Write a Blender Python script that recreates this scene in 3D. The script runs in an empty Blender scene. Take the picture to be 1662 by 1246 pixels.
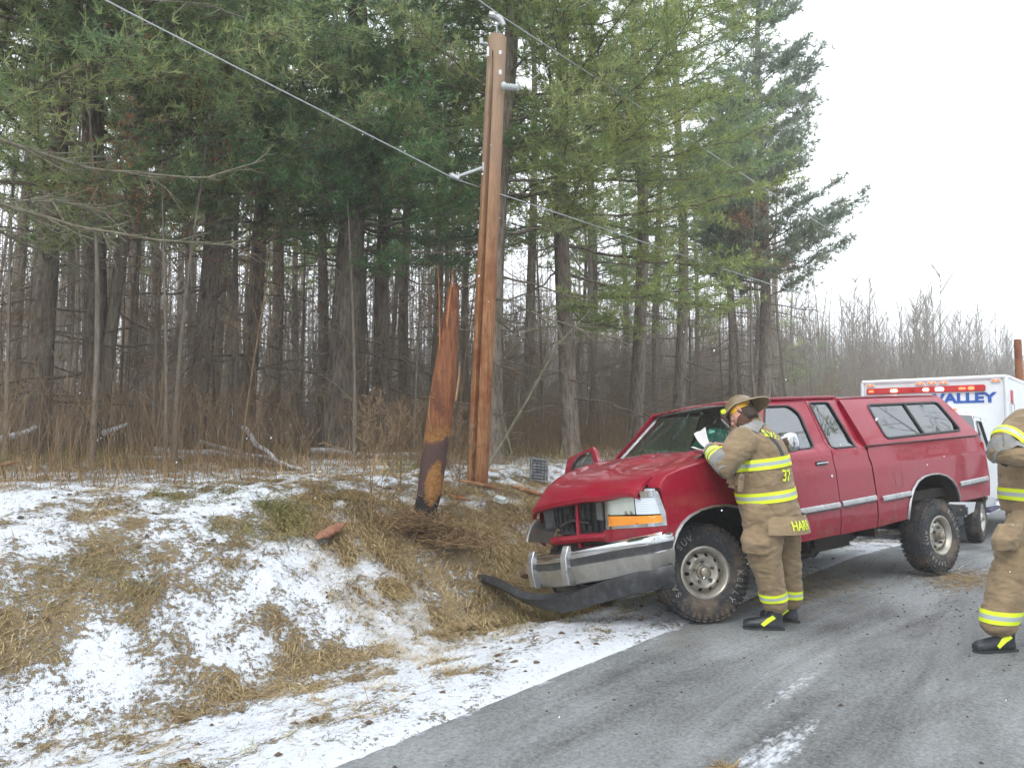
import bpy, bmesh, math, random
import numpy as np
from mathutils import Vector, Matrix, Euler, noise
from mathutils.geometry import delaunay_2d_cdt
from mathutils.bvhtree import BVHTree

# ------------------------------------------------------------------ camera, sky, sun
SC = bpy.context.scene
COL = SC.collection
PI = math.pi
CAMH = 1.51
F_PX, TILT = 1200.0, math.atan((705 - 623) / 1200.0)
cam = bpy.data.cameras.new('camera'); camo = bpy.data.objects.new('camera', cam)
COL.objects.link(camo); SC.camera = camo
camo.location = (0, 0, CAMH); camo.rotation_euler = (PI / 2 + TILT, 0, 0)
cam.sensor_width = 36.0; cam.lens = 36.0 * F_PX / 1662.0
cam.clip_start = 0.05; cam.clip_end = 2000
SC.render.resolution_x, SC.render.resolution_y = 1024, 767
W = bpy.data.worlds.new('World'); SC.world = W; W.use_nodes = True
wn = W.node_tree.nodes; wl = W.node_tree.links
bg = wn['Background']; bg.inputs['Strength'].default_value = 0.15
sky = wn.new('ShaderNodeTexSky'); sky.sky_type = 'NISHITA'; sky.sun_disc = False
SUN_EL, SUN_ROT = math.radians(48), math.radians(200)
sky.sun_elevation = SUN_EL; sky.sun_rotation = SUN_ROT
hs = wn.new('ShaderNodeHueSaturation'); hs.inputs['Saturation'].default_value = 0.15
mxw = wn.new('ShaderNodeMix'); mxw.data_type = 'RGBA'; mxw.inputs[0].default_value = 0.82   # cloud layer over the clear sky
mxw.inputs[7].default_value = (8.3, 8.75, 9.3, 1)
wl.new(sky.outputs[0], hs.inputs['Color']); wl.new(hs.outputs[0], mxw.inputs[6]); wl.new(mxw.outputs[2], bg.inputs['Color'])
sun = bpy.data.lights.new('sun', 'SUN'); sun.energy = 0.9; sun.angle = math.radians(20); sun.color = (1, 0.97, 0.93)
suno = bpy.data.objects.new('sun', sun); COL.objects.link(suno)
suno.rotation_euler = (PI / 2 - SUN_EL, 0, PI - SUN_ROT + PI) ; suno.location = (0, 0, 30)
_d = Vector((math.sin(SUN_ROT) * math.cos(SUN_EL), math.cos(SUN_ROT) * math.cos(SUN_EL), math.sin(SUN_EL)))
suno.rotation_euler = _d.to_track_quat('Z', 'Y').to_euler()
SC.view_settings.view_transform = 'Standard'; SC.view_settings.look = 'None'
SC.view_settings.exposure = 0.85; SC.view_settings.gamma = 1.0
SC.render.engine = 'CYCLES'
SC.cycles.max_bounces = 6; SC.cycles.transparent_max_bounces = 12

# ------------------------------------------------------------------ helpers
def wp(px, py, Y):
    """world point seen at photo pixel (px,py) at distance Y"""
    a = (px - 831) / F_PX; b = -(py - 623) / F_PX
    c, s = math.cos(TILT), math.sin(TILT)
    d = Vector((a, c - s * b, s + c * b)); return Vector((0, 0, CAMH)) + d * (Y / d.y)

def tag(o, label=None, cat=None, group=None, kind=None):
    if label: o['label'] = label
    if cat: o['category'] = cat
    if group: o['group'] = group
    if kind: o['kind'] = kind
    return o
def empty(name, loc=(0, 0, 0), rot=(0, 0, 0)):
    o = bpy.data.objects.new(name, None); COL.objects.link(o); o.location = loc; o.rotation_euler = rot
    o.empty_display_size = 0.3
    return o
def link(name, me, parent=None):
    o = bpy.data.objects.new(name, me); COL.objects.link(o); o.parent = parent; return o

class MB:
    def __init__(s): s.v = []; s.f = []; s.m = []
    def add(s, V, Fc, mi=0):
        b = len(s.v); s.v += [tuple(p) for p in V]; s.f += [tuple(i + b for i in f) for f in Fc]; s.m += [mi] * len(Fc); return s
    def box(s, c, d, rot=None, mi=0, bev=0):
        bm = bmesh.new(); bmesh.ops.create_cube(bm, size=1)
        for v in bm.verts: v.co = Vector((v.co.x * d[0], v.co.y * d[1], v.co.z * d[2]))
        if bev: bmesh.ops.bevel(bm, geom=bm.edges[:], offset=bev, segments=2, affect='EDGES')
        R = Euler(rot).to_matrix() if rot else Matrix.Identity(3)
        bm.verts.index_update()
        s.add([R @ v.co + Vector(c) for v in bm.verts], [[v.index for v in f.verts] for f in bm.faces], mi); bm.free(); return s
    def tube(s, pts, rad, n=8, cap=True, mi=0, flat=1.0, up=None):
        pts = [Vector(p) for p in pts]; k = len(pts)
        if not hasattr(rad, '__len__'): rad = [rad] * k
        V = []; Fc = []; prev = None
        for i, p in enumerate(pts):
            t = (pts[min(i + 1, k - 1)] - pts[max(i - 1, 0)]).normalized()
            if prev is None:
                a = Vector(up) if up else (Vector((0, 0, 1)) if abs(t.z) < .9 else Vector((1, 0, 0)))
            else: a = prev
            x = (a - t * a.dot(t)).normalized(); prev = x; y = t.cross(x)
            for j in range(n):
                q = 2 * PI * j / n; V.append(p + x * math.cos(q) * rad[i] * flat + y * math.sin(q) * rad[i])
        for i in range(k - 1):
            for j in range(n): Fc.append((i * n + j, i * n + (j + 1) % n, (i + 1) * n + (j + 1) % n, (i + 1) * n + j))
        if cap: Fc.append(tuple(range(n))[::-1]); Fc.append(tuple((k - 1) * n + j for j in range(n)))
        return s.add(V, Fc, mi)
    def loft(s, rings, n=24, mi=0):
        """rings: (center, xvec, yvec) with radii in the vectors"""
        V = []; Fc = []; k = len(rings)
        for c, x, y in rings:
            c, x, y = Vector(c), Vector(x), Vector(y)
            for j in range(n): q = 2 * PI * j / n; V.append(c + x * math.cos(q) + y * math.sin(q))
        for i in range(k - 1):
            for j in range(n): Fc.append((i * n + j, i * n + (j + 1) % n, (i + 1) * n + (j + 1) % n, (i + 1) * n + j))
        Fc.append(tuple(range(n))[::-1]); Fc.append(tuple((k - 1) * n + j for j in range(n)))
        return s.add(V, Fc, mi)
    def lathe(s, prof, n=48, axis='y', c=(0, 0, 0), mi=0, closed=False):
        V = []; Fc = []; k = len(prof)
        for a, r in prof:
            for j in range(n):
                q = 2 * PI * j / n; u, w = r * math.cos(q), r * math.sin(q)
                p = (u, a, w) if axis == 'y' else ((u, w, a) if axis == 'z' else (a, u, w)); V.append((p[0] + c[0], p[1] + c[1], p[2] + c[2]))
        for i in range(k - (0 if closed else 1)):
            i2 = (i + 1) % k
            for j in range(n): Fc.append((i * n + j, i2 * n + j, i2 * n + (j + 1) % n, i * n + (j + 1) % n))
        return s.add(V, Fc, mi)
    def grid(s, P, mi=0, flip=False):
        r, c = len(P), len(P[0]); V = [p for row in P for p in row]; Fc = []
        for i in range(r - 1):
            for j in range(c - 1):
                f = (i * c + j, i * c + j + 1, (i + 1) * c + j + 1, (i + 1) * c + j); Fc.append(f[::-1] if flip else f)
        return s.add(V, Fc, mi)
    def prism(s, poly, y0, y1, mi=0, ax='y'):
        k = len(poly)
        def q(a, b, t): return (a, t, b) if ax == 'y' else ((t, a, b) if ax == 'x' else (a, b, t))
        V = [q(a, b, y0) for a, b in poly] + [q(a, b, y1) for a, b in poly]
        Fc = [tuple(range(k)), tuple(range(k, 2 * k))[::-1]] + [(i, i + k, (i + 1) % k + k, (i + 1) % k) for i in range(k)]
        return s.add(V, Fc, mi)
    def build(s, name, mats, parent=None, smooth=True, angle=35, solid=0, bev=0, loc=None, rot=None, fix=True):
        me = bpy.data.meshes.new(name); me.from_pydata([tuple(v) for v in s.v], [], s.f)
        if not isinstance(mats, (list, tuple)): mats = [mats]
        for m in mats: me.materials.append(m)
        me.polygons.foreach_set('material_index', s.m)
        if fix:
            bm = bmesh.new(); bm.from_mesh(me); bmesh.ops.recalc_face_normals(bm, faces=bm.faces[:]); bm.to_mesh(me); bm.free()
        if smooth: me.shade_smooth(); me.set_sharp_from_angle(angle=math.radians(angle))
        o = link(name, me, parent)
        if loc: o.location = loc
        if rot: o.rotation_euler = rot
        if solid:
            m = o.modifiers.new('solid', 'SOLIDIFY'); m.thickness = solid; m.offset = -1
            m = o.modifiers.new('split', 'EDGE_SPLIT'); m.split_angle = math.radians(40)
        if bev:
            m = o.modifiers.new('bevel', 'BEVEL'); m.width = bev; m.segments = 2; m.limit_method = 'ANGLE'; m.angle_limit = math.radians(40)
        return o

def np_mesh(name, V, Fs, mats, mi=None, parent=None, smooth=True, col=None):
    """V (n,3); Fs list of int arrays (m,3) or (m,4)"""
    me = bpy.data.meshes.new(name); V = np.asarray(V, np.float32)
    me.vertices.add(len(V)); me.vertices.foreach_set('co', V.ravel())
    loops = np.concatenate([f.ravel() for f in Fs]).astype(np.int32)
    cnt = np.concatenate([np.full(len(f), f.shape[1]) for f in Fs]).astype(np.int32)
    me.loops.add(len(loops)); me.loops.foreach_set('vertex_index', loops)
    me.polygons.add(len(cnt)); st = np.concatenate([[0], np.cumsum(cnt)[:-1]]).astype(np.int32)
    me.polygons.foreach_set('loop_start', st)
    if mi is not None: me.polygons.foreach_set('material_index', np.asarray(mi, np.int32))
    me.polygons.foreach_set('use_smooth', np.full(len(cnt), smooth))
    if not isinstance(mats, (list, tuple)): mats = [mats]
    for m in mats: me.materials.append(m)
    if col is not None:
        a = me.color_attributes.new('col', 'FLOAT_COLOR', 'POINT')
        c4 = np.ones((len(V), 4), np.float32); c4[:, :3] = col; a.data.foreach_set('color', c4.ravel())
    me.update(calc_edges=True)
    return link(name, me, parent)

def segs(P0, P1, R0, R1, n=3):
    """independent prisms as one vertex/face set"""
    P0, P1 = np.asarray(P0, float), np.asarray(P1, float); R0 = np.asarray(R0, float); R1 = np.asarray(R1, float)
    d = P1 - P0; d /= np.linalg.norm(d, axis=1, keepdims=True) + 1e-9
    a = np.where(np.abs(d[:, 2:3]) > .9, [[1., 0, 0]], [[0, 0, 1.]]); x = np.cross(d, a); x /= np.linalg.norm(x, axis=1, keepdims=True) + 1e-9
    y = np.cross(d, x); k = len(P0); V = np.empty((k, 2, n, 3))
    for j in range(n):
        q = 2 * PI * j / n; o = x * math.cos(q) + y * math.sin(q)
        V[:, 0, j] = P0 + o * R0[:, None]; V[:, 1, j] = P1 + o * R1[:, None]
    b = (np.arange(k) * 2 * n)[:, None]; Fq = []
    for j in range(n):
        j2 = (j + 1) % n; Fq.append(np.concatenate([b + j, b + j2, b + n + j2, b + n + j], 1))
    return V.reshape(-1, 3), np.stack(Fq, 1).reshape(-1, 4)

# numpy value noise
def _h(i, j, seed):
    n = (i * 374761393 + j * 668265263 + seed * 1442695041) & 0xffffffff
    n = ((n ^ (n >> 13)) * 1274126177) & 0xffffffff
    return ((n ^ (n >> 16)) & 0xffff) / 65535.0
def vn(x, y, seed=0):
    x = np.asarray(x, float); y = np.asarray(y, float); i = np.floor(x).astype(np.int64); j = np.floor(y).astype(np.int64)
    u = x - i; v = y - j; u = u * u * (3 - 2 * u); v = v * v * (3 - 2 * v)
    a = _h(i, j, seed); b = _h(i + 1, j, seed); c = _h(i, j + 1, seed); d = _h(i + 1, j + 1, seed)
    return (a + (b - a) * u) * (1 - v) + (c + (d - c) * u) * v
def fbm(x, y, oct=4, seed=0):
    r = 0; a = .5; t = 0
    for k in range(oct): r = r + a * vn(x * 2 ** k, y * 2 ** k, seed + k * 17); t += a; a *= .5
    return r / t
def sstep(a, b, x): t = np.clip((x - a) / (b - a), 0, 1); return t * t * (3 - 2 * t)

# ------------------------------------------------------------------ materials
class N:
    def __init__(s, name):
        s.m = bpy.data.materials.new(name); s.m.use_nodes = True; s.nt = s.m.node_tree
        s.b = s.nt.nodes['Principled BSDF']; s.out = s.nt.nodes['Material Output']; s._tc = None
    def n(s, t, **k):
        o = s.nt.nodes.new(t)
        for a, v in k.items(): setattr(o, a, v)
        return o
    def l(s, a, b): s.nt.links.new(a, b)
    def co(s, kind='Object'):
        if not s._tc: s._tc = s.n('ShaderNodeTexCoord')
        return s._tc.outputs[kind]
    def mapping(s, scale, rot=(0, 0, 0), src=None):
        m = s.n('ShaderNodeMapping'); m.inputs['Scale'].default_value = scale if hasattr(scale, '__len__') else (scale,) * 3
        m.inputs['Rotation'].default_value = rot; s.l(src or s.co(), m.inputs[0]); return m.outputs[0]
    def noise(s, scale=5, detail=4, rough=.55, vec=None, dist=0, out=0):
        o = s.n('ShaderNodeTexNoise'); o.inputs['Scale'].default_value = scale; o.inputs['Detail'].default_value = detail
        o.inputs['Roughness'].default_value = rough; o.inputs['Distortion'].default_value = dist
        s.l(vec if vec is not None else s.co(), o.inputs['Vector']); return o.outputs[out]
    def ramp(s, f, stops, interp='LINEAR'):
        o = s.n('ShaderNodeValToRGB'); s.l(f, o.inputs[0]); e = o.color_ramp; e.interpolation = interp
        while len(e.elements) < len(stops): e.elements.new(.5)
        for el, (p, c) in zip(e.elements, stops):
            el.position = p; el.color = (c, c, c, 1) if not hasattr(c, '__len__') else (*c, 1)
        return o.outputs[0]
    def mix(s, f, a, b, mode='MIX'):
        o = s.n('ShaderNodeMix', data_type='RGBA', blend_type=mode)
        for v, i in ((f, 0), (a, 6), (b, 7)):
            if hasattr(v, 'links') or isinstance(v, bpy.types.NodeSocket): s.l(v, o.inputs[i])
            elif i == 0: o.inputs[0].default_value = v
            else: o.inputs[i].default_value = (*v, 1)
        return o.outputs[2]
    def math(s, op, a, b=0.0, clamp=False):
        o = s.n('ShaderNodeMath', operation=op, use_clamp=clamp)
        for v, i in ((a, 0), (b, 1)):
            if isinstance(v, bpy.types.NodeSocket): s.l(v, o.inputs[i])
            else: o.inputs[i].default_value = v
        return o.outputs[0]
    def sep(s, v=None):
        o = s.n('ShaderNodeSeparateXYZ'); s.l(v or s.co(), o.inputs[0]); return o.outputs
    def attr(s, name):
        o = s.n('ShaderNodeAttribute'); o.attribute_name = name; return o
    def bump(s, h, strength=.3, dist=.01, prev=None):
        o = s.n('ShaderNodeBump'); o.inputs['Strength'].default_value = strength; o.inputs['Distance'].default_value = dist
        s.l(h, o.inputs['Height'])
        if prev: s.l(prev, o.inputs['Normal'])
        s.l(o.outputs[0], s.b.inputs['Normal']); return o.outputs[0]
    def set(s, **k):
        for a, v in k.items():
            i = s.b.inputs[a.replace('_', ' ')]
            if isinstance(v, bpy.types.NodeSocket): s.l(v, i)
            else: i.default_value = (*v, 1) if (hasattr(v, '__len__') and len(v) == 3 and i.type == 'RGBA') else v
        return s

def simple(name, col, rough=.6, metal=0, var=.25, vs=6, bump=.15, bs=80, bd=.003, coat=0, dirt=0, dcol=(.09, .07, .05), dscale=4, spec=.5):
    s = N(name)
    c2 = tuple(min(1, c * (1 + var)) for c in col); c1 = tuple(c * (1 - var) for c in col)
    c = s.mix(s.noise(vs, 5, .6), c1, c2)
    if dirt: c = s.mix(s.ramp(s.noise(dscale, 8, .7), [(.5 - .25 * dirt, 0), (.75 - .25 * dirt, dirt)]), c, dcol)
    s.set(Base_Color=c, Metallic=metal, Coat_Weight=coat, Coat_Roughness=.06, Specular_IOR_Level=spec)
    s.set(Roughness=s.ramp(s.noise(vs * 2.3, 4), [(.2, max(0, rough - .1)), (.8, min(1, rough + .1))]))
    if bump: s.bump(s.noise(bs, 4), bump, bd)
    return s.m

# ------------------------------------------------------------------ road frame: local x runs along the road, local y across it (positive = verge side)
A0 = (-1.001, 3.534); EX = (.657, .754); EN = (-.754, .657); RANG = math.atan2(.754, .657)
def to_ts(x, y):
    dx, dy = np.asarray(x, float) - A0[0], np.asarray(y, float) - A0[1]
    return dx * EX[0] + dy * EX[1], dx * EN[0] + dy * EN[1]
def to_xy(t, s): return A0[0] + np.asarray(t) * EX[0] + np.asarray(s) * EN[0], A0[1] + np.asarray(t) * EX[1] + np.asarray(s) * EN[1]
def road_z(t, s):
    return -.05 * sstep(-2.5, 0, s) - .2 * sstep(7.5, 13, t) - .01 * np.clip(np.asarray(t, float) - 13, 0, 200)
PS = [-80, -9, -6.5, -6.2, 0, .35, .8, 1.2, 1.6, 1.85, 2.15, 2.6, 3.0, 3.5, 4.2, 7, 14, 30, 60, 150, 400]
PZ = [.6, 0, -.1, -.045, -.03, -.05, -.13, -.22, -.26, -.22, .0, .33, .58, .81, .97, 1.10, 1.32, 1.5, 2.2, 3, 3]
def snow_mask(t, s):
    """1 snow, 0 bare grass"""
    n = fbm(t * .9, s * .9, 4, 5); n2 = fbm(t * 3.1, s * 3.1, 3, 9); n3 = fbm(t * 8, s * 11, 3, 23)
    cen = 2.75 + .25 * np.sin(t * .8) + .18 * sstep(0, 2, t); wid = .42 + .22 * sstep(-.5, -3, t) - .14 * sstep(.5, 2, t)
    band = np.exp(-((s - cen) / wid) ** 4) * sstep(3.2, 1.4, t) * (.75 + .25 * n2)
    bank = sstep(2.2, 3.0, t) * sstep(1.3, 1.6, s) * sstep(3.4, 2.9, s) * sstep(9.5, 8, t)
    clump = .45 * sstep(.62, .75, fbm(t * 1.6, s * 2.2, 3, 41)) * sstep(.15, .4, s)
    ditch = .28 * np.exp(-((s - 1.75) / .22) ** 2)
    base = .90 - .10 * sstep(.2, .6, s) - .12 * sstep(3.0, 3.8, s) - .36 * sstep(5.5, 8, s)
    return np.clip(base - .60 * band - .42 * bank - clump - ditch + (n - .5) * .75 + (n2 - .5) * .8 + (n3 - .5) * 1.1, 0, 1)
def lump(t, s):
    return (fbm(t * 5, s * 5, 4, 3) - .5) * .07 * sstep(.05, .5, s) + (fbm(t * 1.1, s * 1.1, 2, 31) - .5) * .06 * sstep(.5, 2, s) + (fbm(t * 17, s * 17, 2, 77) - .5) * .03 * sstep(.02, .3, s)
def ground_ts(t, s, fine=True):
    t = np.asarray(t, float); s = np.asarray(s, float); z = np.interp(s, PS, PZ)
    z = z - (.2 * sstep(7.5, 13, t) + .01 * np.clip(t - 13, 0, 200)) * sstep(3.5, 0, s)
    z = z + .35 * (fbm(t * .12, s * .12, 2, 60) - .5) * sstep(6, 12, s)
    z = z - .03 * sstep(0, -.15, s) * (s > -6.35)
    if fine: z = z + lump(t, s)
    return z
def gz(x, y): t, s = to_ts(x, y); return float(ground_ts(t, s, False))

def graded(brks):
    out = []
    for a, b, st in brks: out.append(np.arange(a, b - 1e-6, st))
    return np.concatenate(out + [[brks[-1][1]]])
tt = graded([(-300, -60, 20), (-60, -12, 2.5), (-12, -4, .3), (-4, 7, .04), (7, 20, .12), (20, 60, .8), (60, 200, 6), (200, 500, 30)])
ss = graded([(-300, -60, 20), (-60, -8, 3), (-8, -6.6, .35), (-6.6, -6, .1), (-6, -.3, .95), (-.3, 5, .04), (5, 14, .15), (14, 60, 1.2), (60, 400, 17)])
TT, SS = np.meshgrid(tt, ss); ZZ = ground_ts(TT, SS)
r, c = TT.shape; idx = np.arange(r * c).reshape(r, c)
Fq = np.stack([idx[:-1, :-1], idx[:-1, 1:], idx[1:, 1:], idx[1:, :-1]], -1).reshape(-1, 4)
m_ = snow_mask(TT, SS).ravel()
g = N('snowy_verge')
at = g.attr('col').outputs['Fac']
nz = g.noise(26, 7, .68); nz2 = g.noise(140, 4, .6)
f = g.math('ADD', g.math('ADD', at, g.math('MULTIPLY', g.math('SUBTRACT', nz, .5), 2.7)), g.math('MULTIPLY', g.math('SUBTRACT', nz2, .5), 1.5))
fac = g.ramp(f, [(.42, 0), (.66, 1)])
soil = g.mix(g.noise(9, 8, .7), (.10, .07, .038), (.34, .255, .14))
soil = g.mix(g.ramp(g.noise(3.1, 4), [(.55, 0), (.75, .4)]), soil, (.17, .16, .06))
soil = g.mix(g.ramp(nz2, [(.45, 0), (.62, .8)]), soil, (.42, .33, .20))
snowc = g.mix(g.noise(60, 5, .7), (.62, .68, .76), (.88, .90, .93))
g.set(Base_Color=g.mix(fac, soil, snowc), Roughness=.75, Specular_IOR_Level=.25, Subsurface_Weight=0.0)
h = g.math('ADD', g.math('MULTIPLY', fac, .6), g.math('ADD', g.math('MULTIPLY', nz, .7), g.math('MULTIPLY', nz2, .5)))
g.bump(h, .9, .03)
ground = np_mesh('ground', np.stack([TT.ravel(), SS.ravel(), ZZ.ravel()], 1), [Fq], g.m, col=np.repeat(m_[:, None], 3, 1))
ground.location = (A0[0], A0[1], 0); ground.rotation_euler = (0, 0, RANG)
tag(ground, kind='structure')

# road sheet, ragged edge on the verge side
rt = graded([(-300, -60, 20), (-60, -8, 2), (-8, 16, .05), (16, 60, .8), (60, 200, 6), (200, 500, 30)])
rs = np.array([-6.3, -6.25, -5, -4, -3, -2.5, -2, -1.5, -1, -.5, -.2, 0])
RT, RS = np.meshgrid(rt, rs)
edge = (fbm(rt * 1.5, rt * 0, 3, 8) - .5) * .24 + (fbm(rt * 9, rt * 0, 3, 12) - .5) * .10
RS2 = RS.copy(); RS2[-1] += edge - .0; RS2[-2] += edge * .5
RZ = road_z(RT, RS2) + .006; RZ[-1] -= .006
r, c = RT.shape; idx = np.arange(r * c).reshape(r, c)
Fq = np.stack([idx[:-1, :-1], idx[:-1, 1:], idx[1:, 1:], idx[1:, :-1]], -1).reshape(-1, 4)
a = N('wet_salted_asphalt')
P = a.sep(); X_, Y_ = P[0], P[1]
grit = a.noise(120, 5, .8); grit2 = a.noise(40, 6, .8)
base = a.mix(a.ramp(a.math('ADD', a.math('MULTIPLY', grit, .5), a.math('MULTIPLY', grit2, .5)), [(.42, 0), (.58, 1)]), (.010, .012, .015), (.185, .19, .188))
st = a.noise(1.2, 7, .65, a.mapping((.35, 1.6, 1)), .6)         # streaks of frost and dried salt dragged along the road
big = a.noise(.45, 3, .5)
frost = a.ramp(a.math('ADD', a.math('MULTIPLY', st, .7), a.math('MULTIPLY', big, .4)), [(.44, .0), (.66, .62)])
frost = a.math('MULTIPLY', frost, a.ramp(grit2, [(.3, .45), (.65, 1)]))
c_ = a.mix(frost, base, (.46, .49, .50))
c_ = a.mix(a.ramp(a.noise(.9, 5, .6, a.mapping((.5, 1, 1))), [(.62, 0), (.78, .55)]), c_, (.16, .13, .09))
# wisps of blown snow
def blob_(cx, cy, rx, ry, amt):
    dx = a.math('DIVIDE', a.math('SUBTRACT', X_, cx), rx); dy = a.math('DIVIDE', a.math('SUBTRACT', Y_, cy), ry)
    d2 = a.math('ADD', a.math('MULTIPLY', dx, dx), a.math('MULTIPLY', dy, dy))
    return a.math('MULTIPLY', a.math('SUBTRACT', 1, d2, True), amt)
wis = blob_(1.55, -1.62, .85, .16, .78)
for q in ((2.55, -1.35, .8, .12, .6), (.95, -1.75, .5, .1, .5), (4.2, -2.6, 1.2, .2, .3), (5.5, -1.1, 1.5, .25, .35), (7.6, -1.2, 2.2, .8, .55), (10, -2, 3, 1.4, .5)): wis = a.math('MAXIMUM', wis, blob_(*q))
ws = a.noise(22, 6, .7, a.mapping((.5, 1.3, 1)))
wf = a.ramp(a.math('ADD', wis, a.math('MULTIPLY', a.math('SUBTRACT', ws, .5), 2.2)), [(.55, 0), (.95, .85)])
ed = a.math('ADD', a.math('MULTIPLY', Y_, 6.0), a.math('MULTIPLY', a.math('SUBTRACT', a.noise(6, 6, .65), .5), 3.4))
ef = a.ramp(a.math('ADD', ed, .75), [(.35, 0), (1.1, .95)])
wf = a.math('MAXIMUM', wf, ef)
c_ = a.mix(wf, c_, (.74, .78, .84))
a.set(Base_Color=c_, Roughness=a.ramp(big, [(.35, .42), (.65, .68)]), Specular_IOR_Level=.4)
a.bump(a.math('ADD', grit, a.math('MULTIPLY', grit2, .6)), .9, .008)
road = np_mesh('road', np.stack([RT.ravel(), RS2.ravel(), RZ.ravel()], 1), [Fq], a.m)
road.location = (A0[0], A0[1], 0); road.rotation_euler = (0, 0, RANG); tag(road, kind='structure')

# puddle at the bottom of the ditch
w = N('muddy_water'); w.set(Base_Color=(.09, .065, .035), Roughness=.06, Specular_IOR_Level=.6)
px_, py_ = to_xy(4.2, 1.72); mb = MB()
ring = [(1.5 * math.cos(q) * (1 + .15 * math.sin(3 * q)), .30 * math.sin(q) * (1 + .1 * math.cos(5 * q))) for q in [2 * PI * i / 40 for i in range(40)]]
mb.add([(x, y, 0) for x, y in ring], [tuple(range(40))])
wat = mb.build('water', w.m, smooth=False); wat.location = (px_, py_, -.235); wat.rotation_euler = (0, 0, RANG); tag(wat, kind='structure')

# ------------------------------------------------------------------ trees
def leafmat(name, stops, rough=.55):
    m = N(name); oi = m.n('ShaderNodeObjectInfo')
    v = m.attr('col').outputs['Fac']
    q = m.math('ADD', m.math('MULTIPLY', m.noise(.55, 3, .5), .9), m.math('MULTIPLY', m.math('SUBTRACT', v, .5), .55))
    q = m.math('ADD', q, m.math('MULTIPLY', m.math('SUBTRACT', oi.outputs['Random'], .5), .25))
    m.set(Base_Color=m.ramp(q, stops), Roughness=rough, Specular_IOR_Level=.3)
    t = m.n('ShaderNodeBsdfTranslucent'); m.l(m.ramp(q, [(p, tuple(x * 1.1 for x in c)) for p, c in stops]), t.inputs[0])
    ms = m.n('ShaderNodeMixShader'); ms.inputs[0].default_value = .5
    m.l(m.b.outputs[0], ms.inputs[1]); m.l(t.outputs[0], ms.inputs[2]); m.l(ms.outputs[0], m.out.inputs[0]); return m.m
M_NEEDLE = leafmat('pine_needles', [(.18, (.16, .25, .13)), (.38, (.25, .345, .16)), (.56, (.37, .43, .18)), (.85, (.56, .54, .28))])
M_NEEDLE2 = leafmat('pale_pine_needles', [(.18, (.15, .21, .16)), (.42, (.20, .26, .19)), (.60, (.26, .31, .22)), (.85, (.35, .38, .27))])
M_NEEDLE4 = leafmat('yellow_green_needles', [(.18, (.19, .26, .10)), (.42, (.30, .37, .13)), (.60, (.41, .45, .15)), (.85, (.58, .56, .22))])
M_NEEDLE3 = leafmat('deep_green_needles', [(.18, (.10, .21, .09)), (.42, (.16, .29, .12)), (.60, (.25, .36, .14)), (.85, (.38, .43, .19))])
M_DEADLEAF = leafmat('dry_brown_leaves', [(.2, (.16, .08, .04)), (.5, (.28, .14, .07)), (.8, (.38, .22, .12))])
def barkmat(name, c1, c2, lich=0.0):
    m = N(name); v = m.mapping((1, 1, .16))
    n1 = m.noise(22, 6, .7, v); c = m.mix(m.ramp(n1, [(.35, 0), (.65, 1)]), c1, c2)
    if lich: c = m.mix(m.ramp(m.noise(5, 6, .7), [(.52, 0), (.68, lich)]), c, (.26, .28, .22))
    m.set(Base_Color=c, Roughness=.9, Specular_IOR_Level=.15); m.bump(n1, .9, .03); return m.m
M_BARK = barkmat('pine_bark', (.085, .068, .055), (.27, .22, .175), .45)
M_TWIG = barkmat('grey_brown_twig', (.14, .115, .092), (.29, .25, .20), .2)
M_TWIG2 = barkmat('pale_lichen_limb', (.13, .115, .08), (.24, .225, .16), .6)
M_BRUSH = barkmat('brown_brush_stem', (.17, .115, .07), (.33, .24, .15))

NT = []
def trunk_pts(H, r0, lean, rng, k=14, bend=.12):
    z = np.linspace(0, 1, k) ** 1.15 * H; ph = rng.uniform(0, 6, 4)
    x = lean[0] * z + bend * np.sin(z * .45 + ph[0]) - bend * math.sin(ph[0]); y = lean[1] * z + bend * np.sin(z * .38 + ph[1]) - bend * math.sin(ph[1])
    return np.stack([x, y, z - .25 * (z == 0)], 1), r0 * (1 - .86 * (z / H)) + r0 * .28 * np.exp(-z * 3.5)
def tube_np(P, R, n=10, rng=None):
    k = len(P); V = np.empty((k, n, 3)); q = np.arange(n) * 2 * PI / n
    for i in range(k):
        jit = 1 + (rng.uniform(-.07, .07, n) if rng is not None else 0)
        V[i, :, 0] = P[i, 0] + np.cos(q) * R[i] * jit; V[i, :, 1] = P[i, 1] + np.sin(q) * R[i] * jit; V[i, :, 2] = P[i, 2]
    b = (np.arange(k - 1) * n)[:, None]; j = np.arange(n)[None]
    F = np.stack([b + j, b + (j + 1) % n, b + n + (j + 1) % n, b + n + j], -1).reshape(-1, 4)
    return V.reshape(-1, 3), F

def tufts(P, D, rng, L=.11, wdt=.010, n=7, spread=.75, drop=.0):
    """needle clusters: n thin triangles fanned about direction D at every point P"""
    k = len(P); P = np.repeat(P, n, 0); D = np.repeat(D, n, 0)
    d = D + rng.normal(0, spread, (k * n, 3)); d[:, 2] -= drop; d /= np.linalg.norm(d, axis=1, keepdims=True)
    s = np.cross(d, rng.normal(0, 1, (k * n, 3))); s /= np.linalg.norm(s, axis=1, keepdims=True) + 1e-9
    ln = L * rng.uniform(.7, 1.25, (k * n, 1)); w_ = wdt
    V = np.stack([P - s * w_ / 2, P + s * w_ / 2, P + d * ln], 1).reshape(-1, 3)
    F = np.arange(k * n * 3).reshape(-1, 3)
    c = np.repeat(np.clip(rng.normal(.5, .22, k), 0, 1), n * 3)
    return V, F, c

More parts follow.
